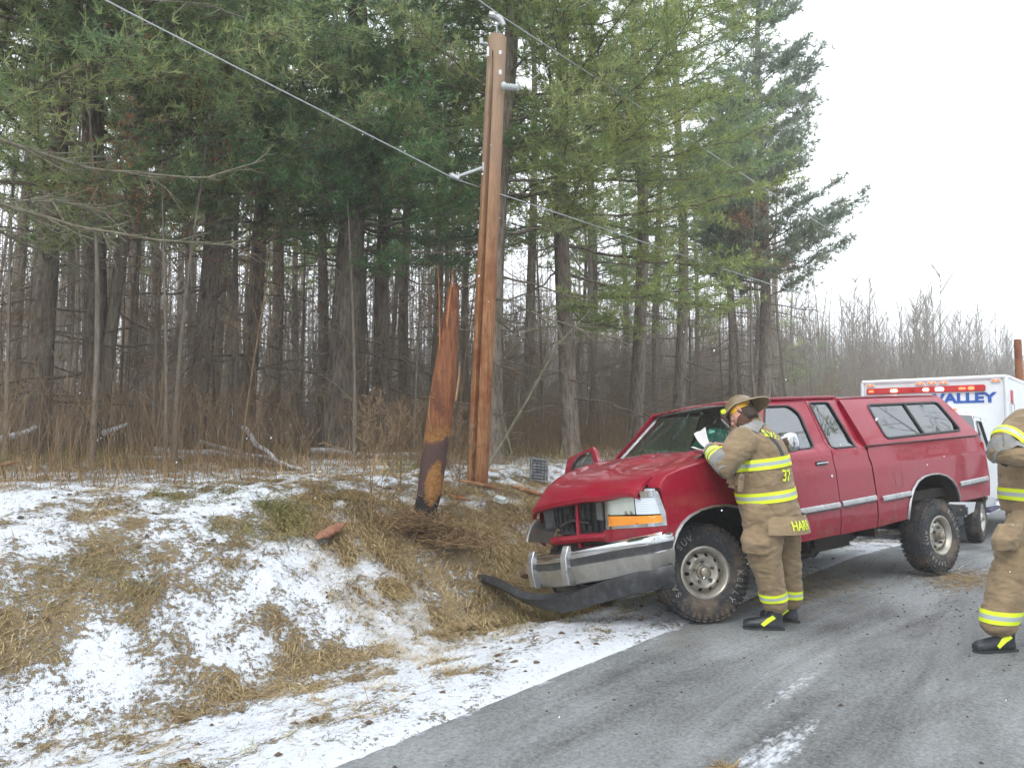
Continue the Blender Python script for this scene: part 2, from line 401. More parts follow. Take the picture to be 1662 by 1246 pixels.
def pine(name, H, r0, spec, seed, mat, leaf=(.11, .010, 7), trunk_lean=(0, 0), step=.11, dead=(0.8, 6), bias=None, whorl=.52, loc=(0, 0, 0), parent=None, leafcut=99):
    """spec(z, az) -> (limb length, lift in radians) or None"""
    rng = np.random.default_rng(seed)
    root = empty(name, loc)
    TP, TR = trunk_pts(H, r0, trunk_lean, rng)
    V, Fq = tube_np(TP, TR, 12, rng); np_mesh('trunk', V, [Fq], M_BARK, parent=root)
    A0_, A1_, Ra, Rb = [], [], [], []; LP, LD = [], []
    def tp(z): return np.array([np.interp(z, TP[:, 2], TP[:, 0]), np.interp(z, TP[:, 2], TP[:, 1]), z])
    z = 1.0
    while z < H - .3:
        na = rng.integers(4, 7); a0 = rng.uniform(0, 6.28)
        for k in range(na):
            az = a0 + k * 6.283 / na + rng.normal(0, .25); sp = spec(z, az)
            live = sp is not None
            if live and rng.random() < (.22 if z < 9.5 or r0 < .16 or (H < 18.6 and r0 > .215 and leaf[1] > .018) else .72): continue  # upper limbs thinned so that sky light reaches the crown below
            if not live:
                if rng.random() > .55 or z < dead[0]: continue
                L, lift = rng.uniform(.4, 2.0), rng.uniform(-.35, .25)
            else: L, lift = sp; L *= rng.uniform(.75, 1.15)
            zz = z + rng.uniform(-.15, .15); p = tp(zz); m = max(4, int(L / .35)); u = np.linspace(0, 1, m + 1)
            h = np.array([math.cos(az), math.sin(az), 0]); side = np.array([-math.sin(az), math.cos(az), 0])
            cur = (u * L)[:, None] * h * math.cos(lift) + (rng.normal(0, .10) * u ** 2 * L)[:, None] * side
            rise = math.sin(lift) * u * L + (.10 if live else -.05) * L * u ** 2.2 - .08 * L * u * (1 - u)
            B = p + cur; B[:, 2] += rise; B[1:-1] += rng.normal(0, .03, (m - 1, 3))
            rb = min(.035, .010 * L + .006) * (1 - .85 * u)
            A0_.append(B[:-1]); A1_.append(B[1:]); Ra.append(rb[:-1]); Rb.append(rb[1:])
            # side twigs
            nt = int(L / (.125 if live else .3))
            for j in range(nt):
                uu = rng.uniform(.22 if live else .3, 1.0); q = np.array([np.interp(uu, u, B[:, i]) for i in range(3)])
                l = (.30 + .42 * L * (1 - uu)) * rng.uniform(.6, 1.1); sg = 1 if j % 2 else -1
                dd = h * .75 + side * sg * rng.uniform(.4, 1.0) + np.array([0, 0, rng.uniform(-.35, .5) + math.sin(lift) * .5]); dd /= np.linalg.norm(dd)
                l = min(l, 1.3); e = q + dd * l + np.array([0, 0, (.05 if live else -.1) * l])
                A0_.append(q[None]); A1_.append(e[None]); Ra.append([.007 if live else .006]); Rb.append([.003])
                if not live: continue
                nn = max(2, int(l / step)); w = np.linspace(.12, 1, nn)[:, None]
                LP.append(q + (e - q) * w + rng.normal(0, .035, (nn, 3))); LD.append(np.repeat(dd[None] * .55 + [[0, 0, .22]], nn, 0))
            if live:
                nn = max(3, int(L * .75 / step)); w = np.linspace(.28, 1, nn)
                LP.append(np.stack([np.interp(w, u, B[:, i]) for i in range(3)], 1) + rng.normal(0, .04, (nn, 3))); LD.append(np.repeat(h[None] * .6 + [[0, 0, .25]], nn, 0))
        z += whorl * rng.uniform(.75, 1.2)
    V, Fq = segs(np.concatenate(A0_), np.concatenate(A1_), np.concatenate(Ra), np.concatenate(Rb), 4)
    np_mesh('limbs', V, [Fq], M_BARK, parent=root)
    LP = np.concatenate(LP); LD = np.concatenate(LD)
    V, Ft, c = tufts(LP, LD, rng, *leaf)
    np_mesh('crown', V, [Ft], mat, parent=root, smooth=False, col=np.repeat(c[:, None], 3, 1))
    NT.append(len(V))
    return root

def dup(root, loc, rotz, scale=1.0):
    r = root.copy(); COL.objects.link(r); r.location = loc; r.rotation_euler = (0, 0, rotz); r.scale = (scale,) * 3
    for ch in list(root.children):
        c = ch.copy(); COL.objects.link(c); c.parent = r
        for g_ in list(ch.children): d = g_.copy(); COL.objects.link(d); d.parent = c
    return r

def tree_at(px, Y):
    p = wp(px, 700, Y); return (p.x, p.y, gz(p.x, p.y) - .05)
ROADSIDE = math.atan2(-EN[1], -EN[0])          # azimuth pointing from the woods to the road
def adiff(a, b): return abs((a - b + PI) % (2 * PI) - PI)
def spec_edge(z0_open, z0_in, L0, top, lift=.12, down=0.0, open_az=ROADSIDE, wide=1.2, Lin=None):
    def f(z, az):
        k = adiff(az, open_az); z0 = z0_open if k < wide else z0_in
        if z < z0: return None
        L = (L0 if k < wide else (Lin or L0 * .75)) * (1 - (z / top) ** 1.6) ** .8
        L *= min(1, .45 + (z - z0) * .5); return max(.35, L), lift + .5 * (z / top) ** 2 + (down if z < z0 + 1.5 else 0)
    return f

GP = 'tall pines along the edge of the woods'
# (px, Y, trunk radius, H, lean, spec, seed, material, label)
PINES = [
 (60, 10.6, .17, 17, (.015, .02), spec_edge(3.0, 5.0, 4.2, 17, .0), 1, M_NEEDLE, 'thick dark pine at the left end of the woods, nearest the left edge'),
 (152, 11.6, .20, 18, (.02, .0), spec_edge(3.3, 4.6, 4.6, 18, .02), 2, M_NEEDLE, 'stout pine with a double width trunk behind the tan dead limbs, second from the left'),
 (-90, 9.2, .20, 16, (.0, .0), spec_edge(3.4, 4.5, 4.6, 16, .02), 21, M_NEEDLE, 'leafy pine just outside the left edge whose green boughs fill the top left corner'),
 (306, 12.6, .185, 18, (.085, .0), spec_edge(3.6, 4.8, 4.4, 18, .04), 3, M_NEEDLE, 'pine whose dark trunk leans to the right, left of the broadest trunk'),
 (395, 14.0, .165, 18, (.02, .0), spec_edge(3.9, 4.8, 4.4, 18, .04), 4, M_NEEDLE, 'straight slimmer pine just right of the leaning trunk'),
 (548, 13.4, .29, 19, (.0, .0), spec_edge(3.3, 3.8, 3.6, 19, .0, -.12), 5, M_NEEDLE3, 'broadest pine in the wood with deep green boughs, left of the broken stump'),
 (622, 14.6, .17, 18, (.02, .0), spec_edge(4.0, 4.2, 3.2, 19, .0), 6, M_NEEDLE3, 'narrow dark pine between the broadest trunk and the broken stump'),
 (800, 12.4, .18, 18, (.02, .0), spec_edge(3.9, 4.6, 3.6, 18, .0, -.05), 7, M_NEEDLE, 'pine standing right behind the split utility pole'),
 (926, 14.2, .18, 19, (.01, .0), spec_edge(2.9, 4.6, 5.2, 19, -.04, -.16, ROADSIDE + .35, 1.5), 8, M_NEEDLE4, 'pine with low yellow green boughs above the open truck door'),
 (1030, 17.5, .18, 19, (.0, .0), spec_edge(5.2, 6.0, 4.0, 19, .08), 9, M_NEEDLE, 'pine behind the hood, right of the one with the low yellow green boughs'),
 (1098, 20, .17, 19, (.01, .0), spec_edge(6.2, 6.6, 3.6, 19, .15), 10, M_NEEDLE, 'mid height pine behind the windshield, left of the sparse pale pines'),
 (1186, 24, .15, 12.6, (.02, .0), spec_edge(5.4, 5.6, 2.6, 12.6, .3), 11, M_NEEDLE2, 'thin pale pine, left one of the sparse trio against the white sky'),
 (1206, 25.5, .15, 12.4, (-.01, .0), spec_edge(5.6, 5.8, 2.4, 12.4, .3), 12, M_NEEDLE2, 'thin pale pine, middle one of the sparse trio against the white sky'),
 (1238, 23.5, .22, 18.5, (.01, .0), spec_edge(4.6, 5.2, 3.4, 18.5, .26, 0, 0.0, 2.6, 3.2), 13, M_NEEDLE2, 'tall airy pine with upswept boughs rising behind the cab roof against the white sky'),
]
random.seed(4)
for px, Y, r0, H, lean, sp, seed, mt, lab in PINES:
    far = Y > 16
    t = pine('pine_tree', H, r0, sp, seed, mt, leaf=((.19, .030, 9) if mt is M_NEEDLE2 else (.17, .022, 7) if far else (.145, .016, 9)), trunk_lean=lean, step=(.11 if mt is M_NEEDLE2 else .14 if far else .105), loc=tree_at(px, Y), whorl=(.38 if mt is M_NEEDLE2 else .5 if far else .40))
    tag(t, lab, 'tree', GP)
# the low bough reaching right of the pole belongs to the pine behind it: a tree of its own build
PR = pine('pine_tree', 17, .17, spec_edge(5.2, 5.4, 3.0, 17, .15), 31, M_NEEDLE, leaf=(.20, .034, 6), step=.2, whorl=.6)
PR.location = tree_at(700, 22); tag(PR, 'background pine standing deeper in the woods behind the edge pines', 'tree', 'pines deeper in the woods')
rng = np.random.default_rng(77)
for px, Y in [(520, 20), (1070, 24), (20, 17), (110, 20), (215, 18), (250, 24), (345, 22), (440, 20), (480, 27), (580, 24), (660, 18.5), (760, 25), (860, 22), (960, 27), (1010, 30), (1130, 34), (1290, 40), (1345, 52), (1640, 82), (1600, 95)]:
    tag(dup(PR, tree_at(px, Y), rng.uniform(0, 6), rng.uniform(.85, 1.1) * (.55 if Y > 38 else 1)))

# bare trees: recursive branching, four masters
def bare(name, H, r0, seed, dens=1.0, spread=.5, leafy=0, mat=None, loc=(0, 0, 0), first=.3):
    rng = np.random.default_rng(seed); root = empty(name, loc)
    lean = rng.normal(0, .03, 2); TP, TR = trunk_pts(H, r0, lean, rng, 12, .18)
    V, Fq = tube_np(TP, TR, 7, rng); np_mesh('trunk', V, [Fq], mat or M_TWIG, parent=root)
    S = []; T = []
    def branch(p, d, L, r, lev):
        m = max(3, int(L / .5)); pp = p; dd = d.copy()
        for i in range(m):
            dd = dd + rng.normal(0, .13, 3) + np.array([0, 0, .05]); dd /= np.linalg.norm(dd)
            q = pp + dd * L / m; r1 = r * (1 - .75 * (i + 1) / m); S.append((*pp, *q, max(.0035, r * (1 - .75 * i / m)), max(.003, r1)))
            if lev < 3:
                for _ in range(rng.poisson((1.5 if lev < 2 else 1.1) * dens)):
                    a = rng.normal(0, 1, 3); a -= dd * a.dot(dd); a /= np.linalg.norm(a) + 1e-6
                    nd = dd * math.cos(.75) + a * math.sin(.75); branch(q, nd, L * rng.uniform(.35, .6), r * .5, lev + 1)
            if leafy and lev >= 2 and rng.random() < leafy: T.append(q)
            pp = q
    z = H * first
    while z < H * .97:
        p = np.array([np.interp(z, TP[:, 2], TP[:, i]) for i in range(3)]); az = rng.uniform(0, 6.28); el = rng.uniform(.5, 1.1)
        branch(p, np.array([math.cos(az) * math.cos(el), math.sin(az) * math.cos(el), math.sin(el)]), (H - z * .75) * spread * rng.uniform(.4, .9), r0 * .33 * (1 - .6 * z / H), 1)
        z += H * rng.uniform(.03, .07)
    S = np.array(S); V, Fq = segs(S[:, :3], S[:, 3:6], S[:, 6], S[:, 7], 3)
    np_mesh('crown', V, [Fq], mat or M_TWIG, parent=root)
    if T:
        T = np.array(T); T = np.repeat(T, 5, 0) + rng.normal(0, .12, (len(T) * 5, 3))
        V, Ft, c = tufts(T, np.tile([[0, 0, -.5]], (len(T), 1)), rng, .08, .035, 1, 1.0)
        np_mesh('leaves', V, [Ft], M_DEADLEAF, parent=root, smooth=False, col=np.repeat(c[:, None], 3, 1))
    return root
BM = [bare('bare_tree', 13, .10, 1, 1.0, .30), bare('bare_tree', 10, .065, 2, 1.1, .34), bare('bare_tree', 15, .13, 3, .9, .33, first=.4), bare('bare_tree', 8, .045, 4, 1.1, .38, first=.15), bare('bare_tree', 11, .07, 6, .7, .25)]
SM = [bare('bare_sapling', 4.2, .024, 8, 1.3, .5, first=.08, mat=M_BRUSH), bare('bare_sapling', 3.2, .018, 9, 1.5, .55, first=.05, mat=M_BRUSH), bare('bare_sapling', 5.5, .032, 10, 1.1, .42, first=.1)]
used = set()
def put(lst, k, t, s, sc, rz, lab, cat, grp, z=None):
    x, y = to_xy(t, s); x, y = float(x), float(y); L = (x, y, gz(x, y) - .06)
    m = lst[k]
    if id(m) in used: o = dup(m, L, rz, sc)
    else: used.add(id(m)); o = m; o.location = L; o.rotation_euler = (0, 0, rz); o.scale = (sc,) * 3
    return tag(o, lab, cat, grp)
rng = np.random.default_rng(5)
cnt = 0
while cnt < 230:
    s = 8.5 + 34 * rng.random() ** 1.25; t = rng.uniform(-6, 95)
    x, y = to_xy(t, s)
    if y < 9 or abs(x / y) > .80: continue
    kk = int(rng.integers(0, 5)); sc_ = rng.uniform(.75, 1.15); hh_ = (13, 10, 15, 8, 11)[kk]
    if x / y > .40: sc_ = min(sc_, (.24 - .16 * (x / y - .4) / .3) * y / hh_ + 0)
    if sc_ < .35: continue
    put(BM, kk, t, s, sc_, rng.uniform(0, 6.28), 'slender leafless tree standing among its like in the woods', 'tree', 'bare trees in the woods'); cnt += 1
cnt = 0
while cnt < 150:                                       # saplings at the edge of the wood
    t = rng.uniform(-5, 60); s = 6.6 + 4.5 * rng.random() + (t > 12) * rng.uniform(0, 6)
    x, y = to_xy(t, s)
    if y < 8 or abs(x / y) > .80: continue
    put(SM, rng.integers(0, 3), t, s, rng.uniform(.7, 1.25), rng.uniform(0, 6.28), 'spindly leafless sapling in the brush along the edge of the woods', 'sapling', 'saplings along the edge of the woods'); cnt += 1
# trees on the far side of the road: seen only as reflections in the truck's windows and chrome
for k in range(44):
    put(BM, int(rng.integers(0, 5)), -26 + k * 2.1 + rng.uniform(-.8, .8), -9.5 - 7 * rng.random(), rng.uniform(1.0, 1.4), rng.uniform(0, 6.28), 'leafless tree on the other side of the road behind the viewer', 'tree', 'trees on the other side of the road')
for k in range(20):
    x, y = to_xy(-20 + k * 5.1 + (k % 3), -12.0 - (k * 7 % 5) * 1.5); tag(dup(PR, (float(x), float(y), 0), k * 1.3, .95), 'pine on the other side of the road behind the viewer', 'tree', 'pines on the other side of the road')

o = bare('oak_sapling', 6.0, .035, 14, 1.1, .36, leafy=.16, first=.4, mat=M_TWIG, loc=tree_at(285, 10.2)); tag(o, 'young oak holding rusty dead leaves before the leaning pine on the left', 'tree', 'young oaks with dead leaves')
o = bare('oak_sapling', 8.4, .05, 15, 1.1, .30, leafy=.30, first=.5, mat=M_TWIG, loc=tree_at(1235, 22)); tag(o, 'young oak with orange brown leaves in front of the tall airy pine', 'tree', 'young oaks with dead leaves')
o = bare('oak_sapling', 6.8, .04, 16, 1.1, .30, leafy=.12, first=.45, mat=M_TWIG, loc=tree_at(150, 9.6)); tag(o, 'young oak with faded brown leaves hanging at the left, by the tan dead limbs', 'tree', 'young oaks with dead leaves')

# distant wood at the bend of the road, reads as one mass
rng = np.random.default_rng(9); k = 2600
t = rng.uniform(55, 230, k); s = rng.uniform(8, 60, k); X, Y = to_xy(t, s); Z = ground_ts(t, s, False)
Hh = rng.uniform(7, 13, k); P0 = np.stack([X, Y, Z], 1); P1 = P0 + np.stack([rng.normal(0, .5, k), rng.normal(0, .5, k), Hh], 1)
a0, a1, ra, rb = [P0], [P1], [np.full(k, .09)], [np.full(k, .02)]
for _ in range(26):
    u = rng.uniform(.25, 1, (k, 1)); q = P0 + (P1 - P0) * u; az = rng.uniform(0, 6.28, k); l = rng.uniform(.8, 2.6, k)
    e = q + np.stack([np.cos(az) * l * .5, np.sin(az) * l * .5, l * .85], 1); a0.append(q); a1.append(e); ra.append(np.full(k, .028)); rb.append(np.full(k, .012))
V, Fq = segs(np.concatenate(a0), np.concatenate(a1), np.concatenate(ra), np.concatenate(rb), 3)
tag(np_mesh('distant_woods', V, [Fq], M_TWIG), 'hazy leafless woods far off beyond the white box vehicle', 'woods', kind='stuff')

# thicket of stems on the forest floor
def stems(k, t0, t1, s0, s1, h0, h1, r, seed, name, lab, mat, pw=1.0, lean=.22):
    rng = np.random.default_rng(seed); t = rng.uniform(t0, t1, k); s = s0 + (s1 - s0) * rng.random(k) ** pw
    keep = (fbm(t * .8, s * .8, 3, seed) > .36) | (s > 9); t, s = t[keep], s[keep]; k = len(t)
    X, Y = to_xy(t, s); kp = (Y > 6) & (np.abs(X / np.maximum(Y, .1)) < .85); X, Y, t, s = X[kp], Y[kp], t[kp], s[kp]; k = len(t)
    Z = ground_ts(t, s) - .02; h = rng.uniform(h0, h1, k) * rng.uniform(.5, 1, k)
    p = np.stack([X, Y, Z], 1); d = np.stack([rng.normal(0, lean, k), rng.normal(0, lean, k), np.ones(k)], 1); d /= np.linalg.norm(d, axis=1, keepdims=True)
    m = p + d * h[:, None] * .5; d2 = d + rng.normal(0, .18, (k, 3)); e = m + d2 * h[:, None] * .5
    a0, a1, ra, rb = [p, m], [m, e], [np.full(k, r), np.full(k, r * .75)], [np.full(k, r * .75), np.full(k, r * .35)]
    for _ in range(4):
        u = rng.uniform(.1, .9, (k, 1)); q = m + (e - m) * u; dd = d + rng.normal(0, .55, (k, 3)); dd[:, 2] = np.abs(dd[:, 2]); l = h * rng.uniform(.12, .38, k)
        a0.append(q); a1.append(q + dd * l[:, None]); ra.append(np.full(k, r * .5)); rb.append(np.full(k, r * .25))
    V, Fq = segs(np.concatenate(a0), np.concatenate(a1), np.concatenate(ra), np.concatenate(rb), 3)
    return tag(np_mesh(name, V, [Fq], mat), lab, 'brush', kind='stuff')
stems(11000, -8, 40, 5.6, 13, .35, 1.5, .005, 51, 'undergrowth', 'low tangled brown brush along the edge of the woods', M_BRUSH, 1.2)
stems(17000, -8, 100, 8, 40, 1.2, 4.6, .008, 52, 'thicket', 'taller grey brown thicket of stems between the trunks', M_TWIG, 1.1, .14)



# the woods go on: trunks and twigs too many to count behind the ones that can be told apart
rng = np.random.default_rng(19); k = 2600
t = rng.uniform(-12, 150, k); s = 24 + 60 * rng.random(k); X, Y = to_xy(t, s); kp = (Y > 20) & (np.abs(X / Y) < .8); t, s, X, Y = t[kp], s[kp], X[kp], Y[kp]; k = len(t); Z = ground_ts(t, s, False)
Hh = rng.uniform(8, 16, k); P0 = np.stack([X, Y, Z], 1); P1 = P0 + np.stack([rng.normal(0, .6, k), rng.normal(0, .6, k), Hh], 1)
a0, a1, ra, rb = [P0], [P1], [rng.uniform(.04, .15, k)], [np.full(k, .02)]
for _ in range(16):
    u = rng.uniform(.05, 1, (k, 1)); q = P0 + (P1 - P0) * u; az = rng.uniform(0, 6.28, k); l = rng.uniform(.8, 3, k)
    a0.append(q); a1.append(q + np.stack([np.cos(az) * l * .75, np.sin(az) * l * .75, l * .6], 1)); ra.append(np.full(k, .02)); rb.append(np.full(k, .008))
V, Fq = segs(np.concatenate(a0), np.concatenate(a1), np.concatenate(ra), np.concatenate(rb), 3)
tag(np_mesh('deep_woods', V, [Fq], M_TWIG), 'dense grey brown mass of leafless trunks deep in the woods', 'woods', kind='stuff')

# ------------------------------------------------------------------ dead grass blades
def blades(k, t0, t1, s0, s1, seed, name, lab, hmin, hmax, wd, lay, dens, col_lo, col_hi, k2=0):
    rng = np.random.default_rng(seed); t = rng.uniform(t0, t1, k); s = rng.uniform(s0, s1, k)
    m = snow_mask(t, s); keep = rng.random(k) < dens(m, t, s); t, s, m = t[keep], s[keep], m[keep]
    X, Y = to_xy(t, s); kp = (Y > 1.5) & (np.abs(X / np.maximum(Y, .1)) < .8); X, Y, t, s, m = X[kp], Y[kp], t[kp], s[kp], m[kp]; k = len(t)
    Z = ground_ts(t, s) - .01
    fl = fbm(t * 1.2, s * 1.2, 3, 91) * 9.0 + rng.normal(0, .8, k)                 # combed direction of the flattened grass
    h = rng.uniform(hmin, hmax, k); el = np.clip(rng.normal(lay, .25, k), .03, 1.5)
    d = np.stack([np.cos(fl) * np.cos(el), np.sin(fl) * np.cos(el), np.sin(el)], 1)
    p = np.stack([X, Y, Z], 1); side = np.stack([-np.sin(fl), np.cos(fl), np.zeros(k)], 1) * (wd * rng.uniform(.6, 1.3, (k, 1)))
    q = p + d * (h * .55)[:, None]; d2 = d.copy(); d2[:, 2] -= rng.uniform(.2, .8, k); d2 /= np.linalg.norm(d2, axis=1, keepdims=True)
    e = q + d2 * (h * .45)[:, None]
    tt_, ss_ = to_ts(e[:, 0], e[:, 1]); ge = ground_ts(tt_, ss_, False) + .004; e[:, 2] = np.maximum(e[:, 2], ge)
    V = np.stack([p - side, p + side, q + side * .8, q - side * .8, e], 1).reshape(-1, 3); b = np.arange(k)[:, None] * 5
    F4 = b + np.array([[0, 1, 2, 3]]); F3 = b + np.array([[3, 2, 4]])
    u = np.clip(rng.random(k) * .7 + fbm(t * 2, s * 2, 2, 13) * .5 - .1, 0, 1)[:, None]
    c = np.array(col_lo) * (1 - u) + np.array(col_hi) * u; gr = (fbm(t * .8, s * .8, 3, 19) + rng.normal(0, .1, k) > .68)[:, None]
    c = np.where(gr, np.array([[.24, .245, .085]]) * (.6 + u), c)
    return tag(np_mesh(name, V, [F4, F3], M_BLADE, col=np.repeat(c, 5, 0), smooth=False), lab, 'grass', kind='stuff')
M_ = N('dead_grass'); M_.set(Base_Color=M_.attr('col').outputs['Color'], Roughness=.7, Specular_IOR_Level=.25); M_BLADE = M_.m
def d_band(m, t, s): return np.clip(1.05 - m * 1.5, 0, 1) * (s > .15)
def d_thin(m, t, s): return (.22 + 1.0 * np.clip(.7 - m, 0, 1)) * (s > .05) * np.where(s > 3.2, 1.0, .6)
blades(340000, -2.5, 9, 0, 4.6, 101, 'matted_grass', 'straw coloured matted grass on the ditch bank', .06, .24, .0024, .16, d_band, (.20, .13, .06), (.66, .52, .28))
blades(150000, -3, 14, 0, 6, 102, 'grass_stubble', 'thin dead grass poking through the snow', .03, .11, .0018, .40, d_thin, (.14, .09, .045), (.55, .41, .21))
blades(90000, -6, 32, 4.6, 11, 103, 'meadow_grass', 'dry brown grass before the woods', .10, .42, .004, 1.0, lambda m, t, s: np.clip(1.0 - m * 1.1, 0.1, 1), (.20, .125, .06), (.48, .34, .18))
blades(30000, 2.5, 6.5, .1, 1.75, 104, 'torn_grass', 'torn straw piled in front of the chrome bumper', .12, .34, .003, .35, lambda m, t, s: np.clip(1.2 - ((t - 4.0) / 1.1) ** 2 - ((s - 1.15) / .5) ** 2, 0, 1) * (m < .75), (.2, .13, .06), (.68, .52, .28))

blades(90000, 1.8, 6.2, 1.2, 3.7, 105, 'bank_grass', 'dense combed straw on the bank beside the truck nose', .07, .26, .0026, .22, lambda m, t, s: .9 - .8 * m, (.24, .16, .07), (.72, .57, .32))

# dark clods, leaves and turf lumps in the snow
rng = np.random.default_rng(15); mb = MB()
for _ in range(420):
    t_, s_ = rng.uniform(-2.5, 9), rng.uniform(.02, 4.5); x, y = to_xy(t_, s_); z = float(ground_ts(t_, s_)); r_ = rng.uniform(.008, .03)
    a_ = rng.uniform(0, 6.28); V = []
    for j in range(5): q = a_ + 1.2566 * j; V.append((x + math.cos(q) * r_ * rng.uniform(.5, 1.6), y + math.sin(q) * r_ * rng.uniform(.5, 1.6), z + rng.uniform(-.004, .012)))
    V.append((x, y, z + r_ * .7)); mb.add(V, [(j, (j + 1) % 5, 5) for j in range(5)])
m = simple('leaf_litter', (.10, .06, .035), .9, var=.5, vs=3)
tag(mb.build('leaf_litter', m, smooth=False, fix=False), 'dark dead leaves and clods scattered on the snowy verge', 'litter', kind='stuff')
# grit, mud and straw dropped on the asphalt
mb = MB()
for _ in range(650):
    if rng.random() < .45: t_, s_ = rng.normal(6.2, 1.1), rng.normal(-1.9, .5)
    else: t_, s_ = rng.uniform(0, 11), rng.uniform(-4.2, -.1)
    x, y = to_xy(t_, s_); z = float(road_z(t_, s_)) + .007; r_ = rng.uniform(.003, .011) * (1.5 if rng.random() < .15 else 1)
    V = [(x + math.cos(q) * r_ * rng.uniform(.6, 1.5), y + math.sin(q) * r_ * rng.uniform(.6, 1.5), z) for q in (0, 1.25, 2.5, 3.75, 5)] + [(x, y, z + r_ * .8)]
    mb.add(V, [(j, (j + 1) % 5, 5) for j in range(5)])
tag(mb.build('road_grit', simple('mud_crumbs', (.06, .045, .032), .9, var=.4), smooth=False, fix=False), 'crumbs of mud and gravel strewn on the asphalt', 'grit', kind='stuff')
def straw(k, cx, cy, rx, ry, seed, lab):
    rng = np.random.default_rng(seed); n1, n2 = rng.normal(0, 1, k), rng.normal(0, 1, k); x = cx + n1 * rx * EX[0] + n2 * ry * EN[0]; y = cy + n1 * rx * EX[1] + n2 * ry * EN[1]
    t_, s_ = to_ts(x, y); z = road_z(t_, s_) + .008 + np.abs(rng.normal(0, .012, k)) * np.exp(-(n1 ** 2 + n2 ** 2)); a_ = rng.uniform(0, 6.28, k); l = rng.uniform(.03, .12, k)
    d = np.stack([np.cos(a_) * l, np.sin(a_) * l, rng.uniform(-.002, .02, k)], 1); p = np.stack([x, y, z], 1)
    V, Fq = segs(p, p + d, np.full(k, .0016), np.full(k, .001), 3); c = np.array([.12, .08, .04]) + rng.random((k, 1)) * np.array([.33, .24, .11])
    tag(np_mesh('straw_litter', V, [Fq], M_BLADE, col=np.repeat(c, 6, 0), smooth=False), lab, 'straw', kind='stuff')
q = wp(1560, 925, 7.9); straw(900, q.x, q.y, .38, .16, 1, 'wet straw and mud on the asphalt behind the rear wheel')
q = wp(1290, 905, 7.6); straw(1100, q.x, q.y, .75, .30, 3, 'straw scattered on the asphalt under the cab')
q = wp(1178, 1236, 3.45); straw(170, q.x, q.y, .035, .02, 2, 'small clump of torn grass lying on the asphalt near the bottom edge')

# ------------------------------------------------------------------ utility pole, broken stump, wires
def polemat(name, c1, c2, c3, sc=1.0):
    m = N(name); v = m.mapping((1, 1, .07)); n1 = m.noise(38 * sc, 6, .7, v); n2 = m.noise(3.2, 5, .65, m.mapping((1, 1, .6)))
    c = m.mix(m.ramp(n1, [(.3, 0), (.7, 1)]), c1, c2); c = m.mix(m.ramp(n2, [(.46, 0), (.62, .85)]), c, c3)
    if name.startswith('weathered'):
        c = m.mix(m.ramp(m.math('MULTIPLY', m.math('ADD', m.sep()[2], m.math('MULTIPLY', n2, 2.5)), .12), [(.48, 0), (.80, .75)]), c, (.33, .25, .18))
        c = m.mix(m.ramp(m.noise(1.7, 7, .75, m.mapping((1, 1, .5))), [(.56, 0), (.70, .75)]), c, (.09, .035, .015))
    m.set(Base_Color=c, Roughness=.75, Specular_IOR_Level=.25); m.bump(n1, .8, .012); return m.m
M_POLE = polemat('weathered_orange_pole_wood', (.13, .055, .024), (.42, .215, .10), (.17, .05, .015))
M_RAW = polemat('raw_split_wood', (.22, .11, .05), (.42, .26, .14), (.15, .06, .03))
M_RAW2 = polemat('red_split_wood', (.22, .08, .03), (.42, .19, .08), (.16, .05, .02))
M_STUMP = polemat('red_brown_stump_wood', (.22, .075, .03), (.38, .15, .06), (.13, .05, .03))
M_TAR = simple('creosote_black_wood', (.035, .03, .028), .7, var=.5, vs=10)
M_GALV = simple('galvanised_metal', (.42, .43, .44), .4, .7, var=.15)
M_PORC = simple('grey_porcelain', (.42, .45, .45), .25, 0, var=.1, coat=.5)
M_CABLE = simple('aluminium_cable', (.40, .42, .44), .4, .5, var=.15, bump=0)

PB = wp(774, 766, 9.8); PT = wp(807, 62, 9.8); PB.z = gz(PB.x, PB.y) - .12
AX = (PT - PB)
def on_pole(u): return PB + AX * u
pole = empty('utility_pole', PB); tag(pole, 'tall upright utility pole snapped off its base, split by a long dark crack', 'utility pole')
def pole_body(parts):
    mb = MB(); k = 26; n = 40; ax = AX.normalized(); x = Vector((1, 0, 0)); x = (x - ax * x.dot(ax)).normalized(); y = ax.cross(x)
    rows = []; mi = []
    for i in range(k + 1):
        u = i / k; r = .140 - .010 * u; row = []
        for j in range(n):
            q = 2 * PI * j / n; a = (q - math.radians(246) + PI) % (2 * PI) - PI
            crack = math.exp(-(a / .12) ** 2) * (.085 if u < .90 else .085 * max(0, (.965 - u) / .065)) + .004 * noise.noise(Vector((math.cos(q) * 3, math.sin(q) * 3, u * 9)))
            c = on_pole(u) - PB; end = 0.0
            if i == 0: end = .10 * noise.noise(Vector((q * 2, 1, 3)))
            if i == k: end = .03 * noise.noise(Vector((q * 2, 7, 3)))
            row.append(c + (x * math.cos(q) + y * math.sin(q)) * (r - crack) + ax * end)
        rows.append(row)
    V = [p for r in rows for p in r]; F = []
    for i in range(k):
        for j in range(n):
            F.append((i * n + j, i * n + (j + 1) % n, (i + 1) * n + (j + 1) % n, (i + 1) * n + j))
            a = (2 * PI * (j + .5) / n - math.radians(246) + PI) % (2 * PI) - PI; mi.append(1 if (abs(a + .06 * noise.noise(Vector((i * .8, 3, 0)))) < .10 + .08 * noise.noise(Vector((i * .5, 1, 1))) and i < k * .93) else 0)
    F.append(tuple(k * n + j for j in range(n))); mi.append(2); F.append(tuple(range(n))[::-1]); mi.append(1)
    mb.v = V; mb.f = F; mb.m = mi; return mb
